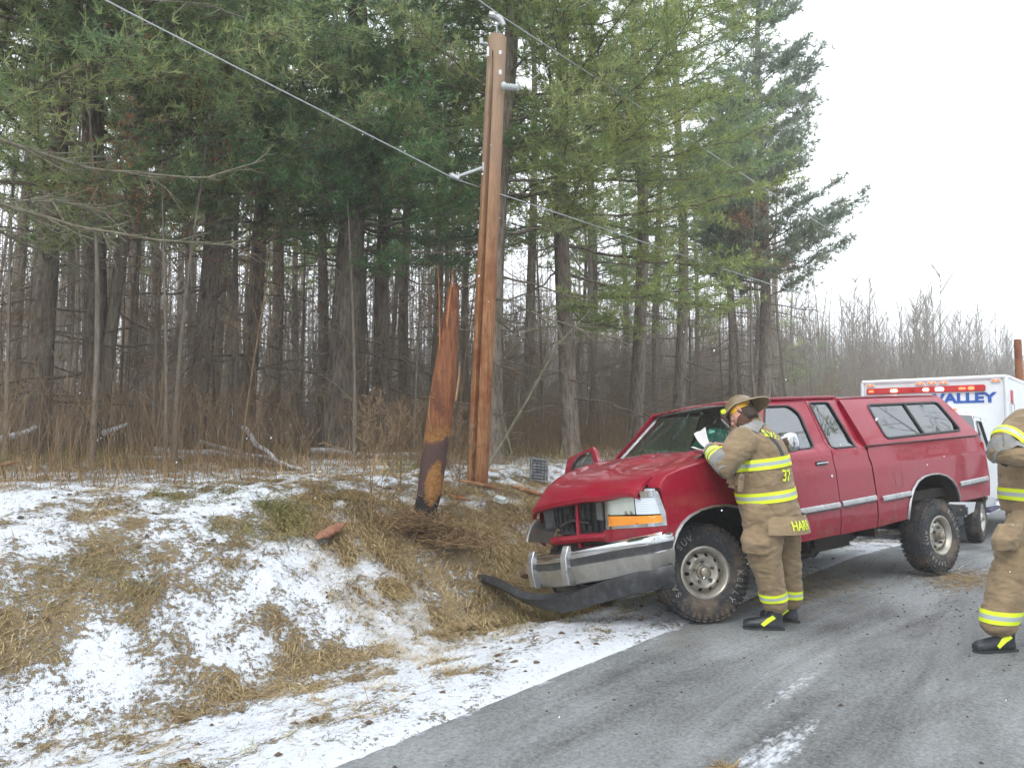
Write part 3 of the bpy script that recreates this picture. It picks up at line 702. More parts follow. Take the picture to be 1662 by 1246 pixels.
pole_body(0).build('shaft', [M_POLE, simple('dark_cracked_heartwood', (.055, .028, .016), .9, var=.6, vs=12), simple('grey_pole_top', (.30, .26, .22), .85)], pole, angle=60)
axn = AX.normalized()
def rel(p): return Vector(p) - PB
# loose slab of wood down the left side
mb = MB(); 
for (u0, u1, dx, w_) in ((.02, .30, -.12, .02),):
    mb.tube([rel(on_pole(u0 + (u1 - u0) * i / 9)) + Vector((dx + .012 * math.sin(i * 1.7), -.02, 0)) for i in range(10)], [w_ * .6] + [w_] * 8 + [w_ * .3], 7, flat=.5)
mb.build('split_slab', M_RAW, pole)
# side bracket holding the lower wire, top hardware, insulators
bp_ = rel(wp(785, 272, 9.75)); be = rel(wp(738, 288, 9.45))
mb = MB(); mb.tube([bp_, bp_ + (be - bp_) * .5, be], [.022, .022, .018], 8); mb.box(bp_, (.03, .08, .12)); mb.build('bracket_arm', M_PORC, pole)
MB().tube([be + Vector((-.05, 0, .03)), be + Vector((.06, 0, -.02))], .035, 10).build('wire_clamp', M_GALV, pole)
ins0 = rel(wp(815, 140, 9.66)); ins1 = rel(wp(842, 143, 9.6)); mb = MB()
d_ = ins1 - ins0; mb.tube([ins0 + d_ * (i / 14) for i in range(15)], [.05, .06, .058] + [.048, .036] * 5 + [.05, .04], 14); mb.build('insulator', M_PORC, pole)
mb = MB(); tl = rel(wp(791, 72, 9.7)); mb.tube([tl, tl + Vector((-.07, -.03, .0))], .022, 8); mb.tube([tl + Vector((-.08, -.05, -.03)), tl + Vector((-.08, -.05, .05))], .03, 8); mb.build('side_bolt', M_GALV, pole)
mb = MB()
for (x_, z_, w_, h_) in ((812, 86, .035, .06), (812, 118, .04, .07), (792, 84, .03, .14)): MB().box(rel(wp(x_, z_, 9.62)), (w_, .02, h_), bev=.004).build('metal_plate', M_GALV, pole, smooth=False)
hb = rel(wp(806, 54, 9.75)); mb = MB()
mb.tube([hb, hb + Vector((0, 0, .10)), hb + Vector((.05, -.02, .16)), hb + Vector((.09, -.02, .12))], .014, 7)
mb.tube([hb + Vector((-.10, 0, .26)), hb + Vector((-.02, 0, .24)), hb + Vector((.05, 0, .19)), hb + Vector((.10, 0, .10))], [.05, .055, .05, .035], 10)
mb.build('top_clamp', M_GALV, pole)

def wire(name, pts, r, lab, cat='wire', mat=None):
    P = [Vector(p) for p in pts]; org = P[0]; mb = MB(); mb.tube([p - org for p in P], r, 6); o = mb.build(name, mat or M_CABLE); o.location = org; return tag(o, lab, cat, None)
def wt(P, t, z): return Vector((P.x + EX[0] * t, P.y + EX[1] * t, z))
c0 = PB + be
L1 = [wt(c0, -9, 5.9), wt(c0, -4.1, c0.z + .42)] + [c0 + Vector((0, 0, -.02))] + [wt(c0, t, c0.z + .0 + .014 * t + .0006 * t * t) for t in (3, 6, 10, 15, 22, 30, 45, 70, 110)]
wire('power_line', L1, .0085, 'lower wire clamped to the side bracket of the pole')
c1 = PB + hb + Vector((.05, 0, .25))
L2 = [wt(c1, -12, c1.z + .7), wt(c1, -5, c1.z + .25), c1] + [wt(c1, t, c1.z - .012 * t + .0016 * max(0, t - 9) ** 2) for t in (3, 6, 10, 15, 22, 30, 45, 70, 110)]
wire('power_line', L2, .008, 'upper wire passing over the top of the pole')
i1 = PB + ins1; wire('guy_strand', [i1, i1 + Vector((.25, .1, .22)), i1 + Vector((.42, .2, .42))], .004, 'short loose strand of wire rising from the insulator')

# broken stump
SB = wp(700, 812, 8.0); SB.z = gz(SB.x, SB.y); stump = empty('broken_pole_stump', SB)
tag(stump, 'leaning splintered reddish brown pole stump, jagged on top and black at the foot', 'pole stump')
def _stumpmat():
    m = N('battered_stump_wood'); P_ = m.sep(); fib = m.noise(34, 6, .7, m.mapping((1, 1, .08))); blot = m.noise(4.5, 6, .65); 
    zz = m.math('MULTIPLY', m.math('ADD', P_[2], m.math('MULTIPLY', m.math('SUBTRACT', blot, .5), .6)), .4)
    raw = m.mix(m.ramp(fib, [(.32, 0), (.68, 1)]), (.115, .040, .02), (.30, .125, .055))
    raw = m.mix(m.ramp(m.noise(7, 6, .7, m.mapping((1, 1, .35))), [(.50, 0), (.60, .9)]), raw, (.12, .045, .028))
    och = m.mix(m.ramp(m.noise(30, 6, .75), [(.35, 0), (.65, 1)]), (.17, .07, .022), (.36, .19, .065))
    c = m.mix(m.ramp(zz, [(.15, 0), (.18, 1)]), (.022, .019, .018), m.mix(.5, (.10, .06, .045), (.07, .04, .045)))      # tarred foot, bark stained collar
    c = m.mix(m.ramp(zz, [(.36, 0), (.39, 1)]), c, och)
    c = m.mix(m.ramp(zz, [(.42, 0), (.48, 1)]), c, raw)
    dx = m.math('DIVIDE', m.math('SUBTRACT', P_[0], m.math('ADD', m.math('MULTIPLY', P_[2], .13), -.03)), .105); dz = m.math('DIVIDE', m.math('SUBTRACT', P_[2], .52), .27)
    ov = m.math('ADD', m.math('ADD', m.math('MULTIPLY', dx, dx), m.math('MULTIPLY', dz, dz)), m.math('MULTIPLY', m.math('SUBTRACT', m.noise(9, 6, .7), .5), 2.2))
    c = m.mix(m.ramp(ov, [(.6, 1), (.85, 0)]), c, och)
    m.set(Base_Color=c, Roughness=.75, Specular_IOR_Level=.25); m.bump(m.math('ADD', fib, m.noise(25, 6, .7)), .9, .02); return m.m
M_STUMPALL = _stumpmat()
def srel(px, py, Y=8.0): return wp(px, py, Y) - SB
cl = [(686, 850), (697, 800), (704, 745), (712, 690), (719, 630), (726, 570), (732, 510), (737, 470)]
wd = [19, 21, 22, 22, 21, 18, 13, 9]; rows = []; n = 32
mb = MB(); V = []; F = []; mi = []
cx_ = [srel(x, y) for x, y in cl]; K = 44; tops = [noise.noise(Vector((j * .9, 5, 5))) + .6 * noise.noise(Vector((j * 2.3, 8, 5))) for j in range(n)]
for i in range(K):
    u = i / (K - 1) * (len(cl) - 1); a_ = int(min(u, len(cl) - 2)); w_ = u - a_
    c = cx_[a_].lerp(cx_[a_ + 1], w_); r = (wd[a_] * (1 - w_) + wd[a_ + 1] * w_) / 1200 * 7.5
    for j in range(n):
        q = 2 * PI * j / n; rr = r * (1 + .05 * noise.noise(Vector((math.cos(q) * 5, math.sin(q) * 5, u * .8))) + (.10 * noise.noise(Vector((math.cos(q) * 9, math.sin(q) * 9, u * .35))) if u > 2.5 else 0))
        lift = tops[j] * .26 * max(0, (i - K + 7) / 6)
        V.append(c + Vector((math.cos(q) * rr, math.sin(q) * rr * .9, lift)))
for i in range(K - 1):
    for j in range(n):
        F.append((i * n + j, i * n + (j + 1) % n, (i + 1) * n + (j + 1) % n, (i + 1) * n + j))
        u = (i + .5) / (K - 1) * 7; q = 2 * PI * (j + .5) / n; nn_ = noise.noise(Vector((math.cos(q) * 2, math.sin(q) * 2, u * 2)))
        oval = ((u - 2.0) / .95) ** 2 + ((((q - math.radians(262)) + PI) % (2 * PI) - PI) / .75) ** 2
        if oval < 1 + nn_ * .35: mi.append(2)
        elif u < 1.5 + nn_ * .5: mi.append(1)
        elif u < 3.4 + nn_ * .6: mi.append(3 if nn_ > .12 else 0)
        else: mi.append(0 if nn_ > -.15 else 2)
F.append(tuple((K - 1) * n + j for j in range(n))); mi.append(2)
mb.v = V; mb.f = F; mb.m = mi
mb.m = [0] * len(F); mb.build('shaft', M_STUMPALL, stump, angle=70)
def splinter(pts, rad, mat=M_RAW, par=stump, name='splinter'):
    mb = MB(); mb.tube(pts, rad, 5, flat=.55); return mb.build(name, mat, par, angle=20)
splinter([srel(716, 600, 7.95), srel(714, 540, 7.95), srel(713, 480, 7.95), srel(710, 425, 7.95)], [.034, .022, .013, .003], M_RAW2)
splinter([srel(722, 560, 7.95), srel(729, 500, 7.95), srel(733, 460, 7.95), srel(735, 432, 7.95)], [.04, .034, .018, .003], M_RAW2)
splinter([srel(740, 650, 7.9), srel(745, 610, 7.9), srel(746, 585, 7.9)], [.024, .02, .004])
splinter([srel(705, 645, 7.85), srel(694, 643, 7.85), srel(684, 645, 7.8)], [.008, .006, .002])
splinter([srel(700, 700, 7.86), srel(696, 670, 7.85), srel(698, 640, 7.85)], [.014, .012, .004])

# churned earth and roots at its foot
def clump(name, px, py, Y, rx, rz, k, seed, lab, cat, L=.22, c=((.09, .055, .03), (.30, .20, .10)), flat=.5):
    rng = np.random.default_rng(seed); b = wp(px, py, Y); b.z = gz(b.x, b.y)
    P = rng.normal(0, 1, (k, 3)) * [rx, rx, rz]; P[:, 2] = np.abs(P[:, 2]); d = rng.normal(0, 1, (k, 3)); d[:, 2] = np.abs(d[:, 2]) * flat; d /= np.linalg.norm(d, axis=1, keepdims=True)
    e = P + d * L * rng.uniform(.3, 1, (k, 1)); V, Fq = segs(P, e, np.full(k, .0045), np.full(k, .002), 3)
    cc = np.array(c[0]) + rng.random((k, 1)) * (np.array(c[1]) - np.array(c[0]))
    o = np_mesh(name, V, [Fq], M_BLADE, col=np.repeat(cc, 6, 0), smooth=False); o.location = b; return tag(o, lab, cat, kind='stuff')
clump('torn_roots', 672, 825, 7.9, .17, .07, 1400, 1, 'churned roots and turf torn up round the foot of the stump', 'roots')
clump('torn_roots', 725, 815, 7.9, .2, .06, 1000, 2, 'loose brown roots and turf to the right of the stump foot', 'roots')
o = MB(); V = []; 
bm = bmesh.new(); bmesh.ops.create_icosphere(bm, subdivisions=4, radius=1)
for v in bm.verts: q = v.co.copy(); v.co = Vector((q.x * .30, q.y * .26, q.z * .08)) * (1 + .45 * noise.fractal(q * 2.2, 1, 2, 4))
o.add([v.co for v in bm.verts], [[v.index for v in f.verts] for f in bm.faces]); bm.free()
o = o.build('earth_mound', simple('dark_clay', (.075, .048, .03), .95, var=.5, bump=.8, bs=30, bd=.02)); o.location = (SB.x - .04, SB.y + .03, SB.z - .05); tag(o, 'low mound of dark clay heaved up round the stump', 'mound')

# debris on the verge
def board(px0, py0, px1, py1, Y, w, h, lab, mat=M_RAW, name='wooden_board', cat='board', dz=.02, Y1=None):
    a_ = wp(px0, py0, Y); b_ = wp(px1, py1, Y1 or Y); a_.z = gz(a_.x, a_.y) + dz; b_.z = gz(b_.x, b_.y) + dz * 1.6; d = b_ - a_; L = d.length; mb = MB()
    k = 15; V = []; F = []
    for i in range(k):
        u = i / (k - 1); ww = w * (.15 + .85 * min(1, 3.2 * u + .25, 2.4 * (1 - u))) * (1 + .6 * noise.noise(Vector((u * 11, px0, 0)))); hh = h * (.3 + .7 * min(1, 5 * u, 3 * (1 - u))) * (1 + .6 * noise.noise(Vector((u * 9, 9, px0))))
        cy = .35 * w * noise.noise(Vector((u * 7, 4, px0)))
        for q_, (sx, sz) in enumerate(((-1, -1), (1, -1), (1, 1), (-1, 1))): V.append((u * L + .05 * L * noise.noise(Vector((q_ * 3, px0, i * .3))), cy + sx * ww / 2, sz * hh / 2 * (1 if sx > 0 else .45)))
    for i in range(k - 1):
        for j in range(4): F.append((i * 4 + j, i * 4 + (j + 1) % 4, (i + 1) * 4 + (j + 1) % 4, (i + 1) * 4 + j))
    F += [(3, 2, 1, 0), tuple((k - 1) * 4 + j for j in range(4))]; mb.add(V, F)
    o = mb.build(name, mat, angle=30, bev=.004); o.location = a_; o.rotation_euler = d.to_track_quat('X', 'Z').to_euler(); return tag(o, lab, cat)
board(736, 768, 815, 766, 9.6, .09, .05, 'long split board lying on the snow at the foot of the upright pole', dz=.05)
board(828, 768, 893, 762, 9.9, .08, .06, 'split board lying on the snow between the panel and the plastic piece', dz=.05)
board(728, 788, 764, 803, 8.9, .05, .04, 'thin red brown splinter lying right of the stump', M_STUMP, 'wood_splinter', 'splinter', .05)
board(516, 862, 562, 820, 6.9, .13, .055, 'thick red brown chunk of broken pole lying on the snowy bank', polemat('chunk_wood', (.20, .085, .05), (.36, .19, .12), (.14, .06, .035)), 'wood_chunk', 'wood chunk', .09, 7.25)
board(-8, 758, 30, 778, 8.0, .06, .05, 'tan split board poking in from the left edge', M_RAW, dz=.10)
# grille panel standing on edge
gp = wp(874, 752, 10.6); gp.z = gz(gp.x, gp.y); gr = empty('car_grille', gp, (math.radians(-12), math.radians(7), math.radians(20)))
tag(gr, 'torn off dark plastic grille standing on edge in the snow before the trees', 'grille')
mb = MB(); W_, H_ = .25, .33
for z_ in (.02, H_ - .0): mb.box((0, 0, z_), (W_, .03, .03), bev=.006)
for x_ in (-W_ / 2, W_ / 2): mb.box((x_, 0, H_ / 2), (.028, .034, H_ + .02), bev=.006)
mdark = simple('dirty_dark_plastic', (.045, .05, .055), .5, var=.3, dirt=.6, dcol=(.3, .31, .32), dscale=9)
mb.build('frame', mdark, gr)
mb = MB()
for i in range(1, 7): mb.box((0, .004, .02 + i * (H_ - .02) / 7), (W_ - .03, .016, .012))
for i in range(1, 4): mb.box((-W_ / 2 + i * W_ / 4, .008, H_ / 2 + .01), (.012, .014, H_ - .04))
mb.box((0, .022, H_ / 2), (W_ - .03, .008, H_ - .03))
mb.build('slats', mdark, gr, smooth=False)
pc = wp(812, 764, 9.3); pc.z = gz(pc.x, pc.y) + .05; mb = MB(); mb.box((0, 0, 0), (.20, .13, .07), bev=.03)
for v_i, v in enumerate(mb.v): mb.v[v_i] = (v[0] * (1 - .3 * v[1]), v[1] + .15 * v[2], v[2] * (1 + .6 * v[0]))
o = mb.build('plastic_housing', simple('pale_translucent_plastic', (.50, .56, .57), .3, coat=.4, var=.1)); o.location = pc; o.rotation_euler = (.35, .25, -.5); tag(o, 'pale grey plastic lamp housing lying beside the pole foot', 'plastic housing')
MB().box((0, .0, 0), (.15, .09, .076), bev=.02).build('rim', mdark, o).location = (0, 0, -.012)

# fallen, snow-dusted logs and limbs
M_LOG = simple('snowy_log', (.16, .125, .09), .9, var=.5, dirt=.9, dcol=(.55, .57, .60), dscale=7)
def log(pts, r, lab, name='fallen_log', cat='log', mat=None):
    P = []
    for px, py, Y, dz in pts: p = wp(px, py, Y); p.z = gz(p.x, p.y) + dz; P.append(p)
    mb = MB(); k = 12; Q = []
    for i in range(k):
        u = i / (k - 1) * (len(P) - 1); a_ = int(min(u, len(P) - 2)); q = P[a_].lerp(P[a_ + 1], u - a_); Q.append(q - P[0] + Vector((0, noise.noise(q * 2) * r * 2, noise.noise(q * 1.3) * r * 2)))
    mb.tube(Q, [r * (1 - .5 * i / k) for i in range(k)], 8); o = mb.build(name, mat or M_LOG); o.location = P[0]; return tag(o, lab, cat)
log([(395, 700, 12.0, .45), (455, 742, 10.2, .03)], .045, 'snow dusted limb propped up, slanting down right of the leaning pine')
log([(325, 712, 12.2, .25), (420, 725, 11, .1), (490, 750, 9.6, .04)], .035, 'long thin snow dusted limb reaching down onto the snow', 'fallen_branch', 'branch')
log([(250, 728, 11.2, .09), (420, 726, 11.2, .09)], .06, 'dark level log lying across the forest floor in the left middle')
log([(-15, 700, 9.3, .25), (60, 672, 9.6, .5)], .05, 'broken pale log jutting in from the left edge')
log([(168, 690, 11.0, .4), (205, 676, 11.3, .5)], .05, 'short snow covered log end beside the stout pine')
log([(505, 722, 12.8, .08), (600, 728, 12.8, .08), (685, 722, 12.8, .06)], .05, 'long low log lying behind the stump')
log([(300, 745, 10.4, .06), (205, 730, 10.6, .06)], .035, 'snow dusted limb lying left of the level log', 'fallen_branch', 'branch')
# pale dead limbs of the left-hand pine hanging over the verge
def limb(pts, r, lab, seed):
    rng = random.Random(seed); P = [wp(*p) for p in pts]; o0 = P[0]; mb = MB(); Q = []; k = 22
    for i in range(k):
        u = i / (k - 1) * (len(P) - 1); a_ = int(min(u, len(P) - 2)); q = P[a_].lerp(P[a_ + 1], u - a_) - o0; Q.append(q + Vector((0, 0, .03 * noise.noise(q * 1.5 + Vector((seed, 0, 0))))))
    mb.tube(Q, [r * (1 - .8 * i / k) for i in range(k)], 7)
    for i in range(3, k - 1):
        for _ in range(2):
            if rng.random() < .75:
                d = (Q[i + 1 if i + 1 < k else i] - Q[i - 1]).normalized(); e = (d + Vector((rng.uniform(-.5, .5), rng.uniform(-.6, .6), rng.uniform(-.9, .5)))).normalized(); L = rng.uniform(.15, .8) * (1 - i / k * .5)
                m_1 = Q[i] + e * L * .5; m_2 = m_1 + (e + Vector((0, 0, rng.uniform(-.3, .3)))) * L * .5; mb.tube([Q[i], m_1, m_2], [.008, .006, .002], 4)
                e2 = (e + Vector((rng.uniform(-.8, .8), rng.uniform(-.8, .8), rng.uniform(-.8, .5)))).normalized(); mb.tube([m_1, m_1 + e2 * L * .5], [.005, .002], 4)
    o = mb.build('dead_limb', M_TWIG2); o.location = o0; return tag(o, lab, 'limb')
limb([(-60, 300, 7.0), (5, 330, 7.2), (130, 368, 7.6), (250, 390, 8.0), (400, 397, 8.6)], .030, 'long pale dead limb sweeping in low from the left edge', 1)
limb([(-40, 215, 7.4), (40, 240, 7.6), (150, 275, 8.0), (330, 290, 8.6), (430, 258, 9.0)], .026, 'upper pale dead limb that bends up at its right end', 2)
limb([(-40, 355, 7.8), (40, 395, 8.4), (120, 430, 9.0), (140, 452, 9.2)], .02, 'short lower dead limb slanting down at the left edge', 3)
limb([(-20, 318, 7.3), (90, 328, 7.6), (180, 350, 8)], .013, 'thin dead limb just above the long low one', 4)
limb([(830, 495, 11.2), (900, 520, 10.8), (960, 540, 10.6), (1010, 552, 10.5)], .012, 'thin drooping dead limb right of the pole', 5)
limb([(400, 30, 9.5), (340, 8, 9), (250, 2, 8.5), (180, -30, 8.5)], .012, 'thin dead limb crossing near the top edge', 6)
limb([(790, 760, 11.4), (850, 660, 11.5), (905, 560, 11.8), (960, 500, 12.2)], .028, 'curved bare stem arching up and right of the pole', 7)
limb([(830, 735, 12.4), (800, 610, 12.2), (850, 540, 12.0), (880, 530, 12.0)], .02, 'crooked bare stem rising behind the upright pole', 8)
# lichen-covered twig on the pine right of the pole
lt = wp(806, 520, 10.6); mb = MB(); rng_ = random.Random(3)
for _ in range(26):
    p = Vector((0, 0, 0)); d = Vector((rng_.uniform(-.1, 1), rng_.uniform(-.3, .3), rng_.uniform(-.5, 1))).normalized(); Q = [p]
    for i in range(5): d = (d + Vector((rng_.uniform(-.7, .7), rng_.uniform(-.5, .5), rng_.uniform(-.7, .7)))).normalized(); Q.append(Q[-1] + d * rng_.uniform(.04, .10))
    mb.tube(Q, [.008, .007, .006, .005, .004, .003], 4)
o = mb.build('lichen_twig', M_TWIG2); o.location = lt; tag(o, 'tangled pale green lichen covered twig beside the pole', 'twig')
# roadside bush stems by the stump
for (px, py, Y, h_, lab) in ((605, 800, 7.7, 1.0, 'bare spindly shrub standing left of the stump'), (650, 745, 8.6, .8, 'thin bare shrub behind the stump to its left'), (745, 760, 8.9, .9, 'bare shrub between the stump and the upright pole')):
    o = bare('bare_shrub', h_ * 1.3, .008, int(px), 1.1, .7, first=.05, mat=M_BRUSH); p = wp(px, py, Y); o.location = (p.x, p.y, gz(p.x, p.y) - .03); tag(o, lab, 'shrub')
# far post at the right edge
fp = wp(1658, 690, 21); fz = gz(fp.x, fp.y); mb = MB(); ztop = wp(1658, 551, 21).z
mb.tube([(0, 0, 0), (0, 0, (ztop - fz) / 2), (0, 0, ztop - fz)], [.11, .1, .095], 12); post = mb.build('wooden_post', M_STUMP); post.location = (fp.x, fp.y, fz); tag(post, 'red brown wooden post rising behind the ambulance at the right edge', 'post')

# ------------------------------------------------------------------ the crashed pickup truck (local: x forward, y left, z up)
def arclen_resample(P, step):
    out = []
    n = len(P)
    for i in range(n):
        a_, b_ = Vector(P[i]), Vector(P[(i + 1) % n]); m = max(1, int(round((b_ - a_).length / step)))
        for j in range(m): out.append(a_.lerp(b_, j / m))
    return out
def inside(p, poly):
    x, y = p; c = False; n = len(poly); j = n - 1
    for i in range(n):
        xi, yi = poly[i]; xj, yj = poly[j]
        if (yi > y) != (yj > y) and x < (xj - xi) * (y - yi) / (yj - yi) + xi: c = not c
        j = i
    return c
def smooth_poly(P, r=.02, k=3):
    """round the corners"""
    out = []; n = len(P)
    for i in range(n):
        a_, b_, c_ = Vector(P[i - 1]), Vector(P[i]), Vector(P[(i + 1) % n]); d1 = (a_ - b_); d2 = (c_ - b_); rr = min(r, d1.length * .45, d2.length * .45)
        p, q = b_ + d1.normalized() * rr, b_ + d2.normalized() * rr
        for j in range(k + 1): u = j / k; out.append(tuple(p * (1 - u) ** 2 + b_ * 2 * u * (1 - u) + q * u ** 2))
    return out
def panel(outline, holes, mapf, step=.05, mb=None, mi=0, flip=False, bstep=None):
    o = [Vector(p) for p in arclen_resample(outline, bstep or step)]; V = list(o); E = [(i, (i + 1) % len(o)) for i in range(len(o))]
    hs_ = []
    for h in holes:
        h = arclen_resample(h, bstep or step); b = len(V); V += h; E += [(b + i, b + (i + 1) % len(h)) for i in range(len(h))]; hs_.append(h)
    xs = [p.x for p in o]; ys = [p.y for p in o]; B = np.array([tuple(v) for v in V])
    x = min(xs) + step * .5; ro = 0
    while x < max(xs):
        y = min(ys) + step * (.5 if ro % 2 else .25); ro += 1
        while y < max(ys):
            if inside((x, y), o) and not any(inside((x, y), h) for h in hs_) and np.min((B[:, 0] - x) ** 2 + (B[:, 1] - y) ** 2) > (step * .45) ** 2: V.append(Vector((x, y)))
            y += step
        x += step
    r = delaunay_2d_cdt(V, E, [], 0, 1e-5); vo, fo = r[0], r[2]; F = []
    for f in fo:
        c = sum((vo[i] for i in f), Vector((0, 0))) / len(f)
        if inside(c, o) and not any(inside(c, h) for h in hs_):
            a2 = (vo[f[1]] - vo[f[0]]).cross(vo[f[2]] - vo[f[0]]); f = list(f)
            if a2 < 0: f = f[::-1]
            if flip: f = f[::-1]
            F.append(f)
    mb = mb or MB(); mb.add([mapf(v.x, v.y) for v in vo], F, mi); return mb

# paint
def paint(name, col):
    m = N(name); P = m.sep(); z = P[2]
    c = m.mix(m.noise(2.5, 4), tuple(x * .9 for x in col), tuple(min(1, x * 1.08) for x in col))
    low = m.ramp(z, [(.50, 1), (.68, .55), (1.05, .0)])           # road dirt splashed over the lower panels
    d = m.math('MULTIPLY', m.ramp(m.noise(7, 8, .72), [(.46, 0), (.66, .85)]), low)
    d2 = m.ramp(m.noise(34, 6, .7), [(.62, 0), (.8, .35)])
    film = m.math('MULTIPLY', m.ramp(m.noise(1.8, 6, .6, m.mapping((1, 1, 2.2))), [(.4, .0), (.72, .16)]), 1.0)
    dd = m.math('MAXIMUM', m.math('MAXIMUM', d, m.math('MULTIPLY', d2, m.math('ADD', m.math('MULTIPLY', low, .8), .2))), film)
    c = m.mix(dd, c, m.mix(m.ramp(m.noise(11, 5, .7), [(.4, 0), (.6, 1)]), (.08, .04, .03), (.27, .17, .125)))
    spec = m.ramp(m.noise(120, 2, .5), [(.73, 0), (.78, .4)])
    c = m.mix(spec, c, (.45, .40, .42))
    m.set(Base_Color=c, Metallic=.0, Roughness=m.ramp(dd, [(0, .35), (.8, .7)]), Coat_Weight=m.ramp(dd, [(0, .75), (.7, .1)]), Coat_Roughness=.05, Specular_IOR_Level=.12)
    m.bump(m.math('ADD', m.noise(3, 3), m.math('MULTIPLY', m.noise(300, 2), .02)), .12, .02); return m.m
RED = paint('red_truck_paint', (.27, .002, .022))
CHROME = simple('dirty_chrome', (.62, .64, .66), .14, 1.0, var=.08, bump=.05, bs=6, dirt=.35, dcol=(.25, .24, .23), dscale=5)
CHROMED = simple('grimy_silver_trim', (.50, .51, .52), .3, .8, var=.1, dirt=.5, dcol=(.2, .18, .16), dscale=8)
BLK = simple('black_plastic', (.022, .023, .026), .45, var=.3, dirt=.4, dcol=(.12, .12, .12), dscale=9)
UND = simple('dark_underbody', (.020, .018, .017), .85, var=.4, dirt=.5, dcol=(.07, .05, .035))
RUB = simple('rubber_seal', (.025, .025, .028), .55, var=.2)
TYR = N('muddy_tyre'); _n = TYR.ramp(TYR.noise(5, 8, .7), [(.45, 0), (.68, 1)]); _c = TYR.mix(_n, (.035, .038, .043), (.15, .115, .085))
_c = TYR.mix(TYR.ramp(TYR.noise(40, 5), [(.55, 0), (.75, .4)]), _c, (.20, .19, .17))
TYR.set(Base_Color=_c, Roughness=.8, Specular_IOR_Level=.3); TYR.bump(TYR.noise(60, 5), .4, .006); TYR = TYR.m
ALLOY = simple('dirty_alloy', (.50, .48, .43), .38, .55, var=.15, dirt=.55, dcol=(.20, .17, .13), dscale=8)
HOLE = simple('dark_hole', (.008, .008, .009), .9, bump=0)
def glassmat(name, tint, refl=.3, dens=.7, rough=.02):
    m = N(name); m.set(Base_Color=(.9, .95, .95), Roughness=rough, Metallic=0)
    g1 = m.n('ShaderNodeBsdfGlossy'); g1.inputs['Roughness'].default_value = rough; g1.inputs['Color'].default_value = (.95, .98, 1, 1)
    t = m.n('ShaderNodeBsdfTransparent'); t.inputs['Color'].default_value = (*tint, 1)
    dirt = m.n('ShaderNodeBsdfDiffuse'); dirt.inputs['Color'].default_value = (.32, .34, .33, 1)
    fr = m.n('ShaderNodeFresnel'); fr.inputs['IOR'].default_value = 1.52
    f = m.math('ADD', m.math('MULTIPLY', fr.outputs[0], 1.0), refl, True)
    ms = m.n('ShaderNodeMixShader'); m.l(f, ms.inputs[0]); m.l(t.outputs[0], ms.inputs[1]); m.l(g1.outputs[0], ms.inputs[2])
    m2 = m.n('ShaderNodeMixShader'); m.l(m.ramp(m.noise(60, 6, .7), [(.55, .01), (.78, .12)]), m2.inputs[0]); m.l(ms.outputs[0], m2.inputs[1]); m.l(dirt.outputs[0], m2.inputs[2])
    m.l(m2.outputs[0], m.out.inputs[0]); return m.m
GLASS = glassmat('tinted_side_glass', (.34, .42, .42), .16)
GLASSD = glassmat('dark_topper_glass', (.05, .055, .055), .13)
WSH = glassmat('green_windshield_glass', (.36, .55, .50), .02)

TRL = (1.2171, 6.9245, CAMH - 1.6021); TRR = (.0836, .0451, 3.7301)
truck = empty('pickup_truck', TRL, TRR)
tag(truck, 'crashed red extended cab pickup with a matching bed topper, nose down in the ditch', 'pickup truck')
PZs = [.40, .50, .62, .80, 1.13, 1.145, 1.165, 1.25, 1.31, 1.335, 1.80, 1.835, 1.86, 1.90]
PYs = [.915, .955, .982, .995, .990, .986, .972, .965, .945, .905, .700, .672, .635, .50]
def yb(z): return float(np.interp(z, PZs, PYs))
def far_fender(x, z):
    k = max(0, min(1, (x + .35) / .7)); k = k * k * (3 - 2 * k); return (x - .16 * k * max(0, x + .1), -(yb(z) - .16 * k - .05 * math.sin(x * 9 + z * 7) * k), z - .05 * k)
def side_map(sg, off=0):
    def f(x, z): return (x, sg * (yb(z) + off + .0035 * math.sin(x * 5.1 + z * 3)), z)
    return f
ARF = [(.56, .64), (.54, .70), (.49, .78), (.42, .845), (.33, .89), (.20, .925), (.05, .938), (-.12, .932), (-.27, .90), (-.39, .85), (-.48, .78), (-.54, .69), (-.57, .58), (-.575, .50)]
ARR = [(x - 3.46 + .0, z) for x, z in [(.56, .52), (.555, .62), (.51, .73), (.44, .82), (.33, .89), (.20, .928), (.05, .940), (-.12, .935), (-.27, .90), (-.38, .84), (-.46, .76), (-.50, .67), (-.515, .605)]]
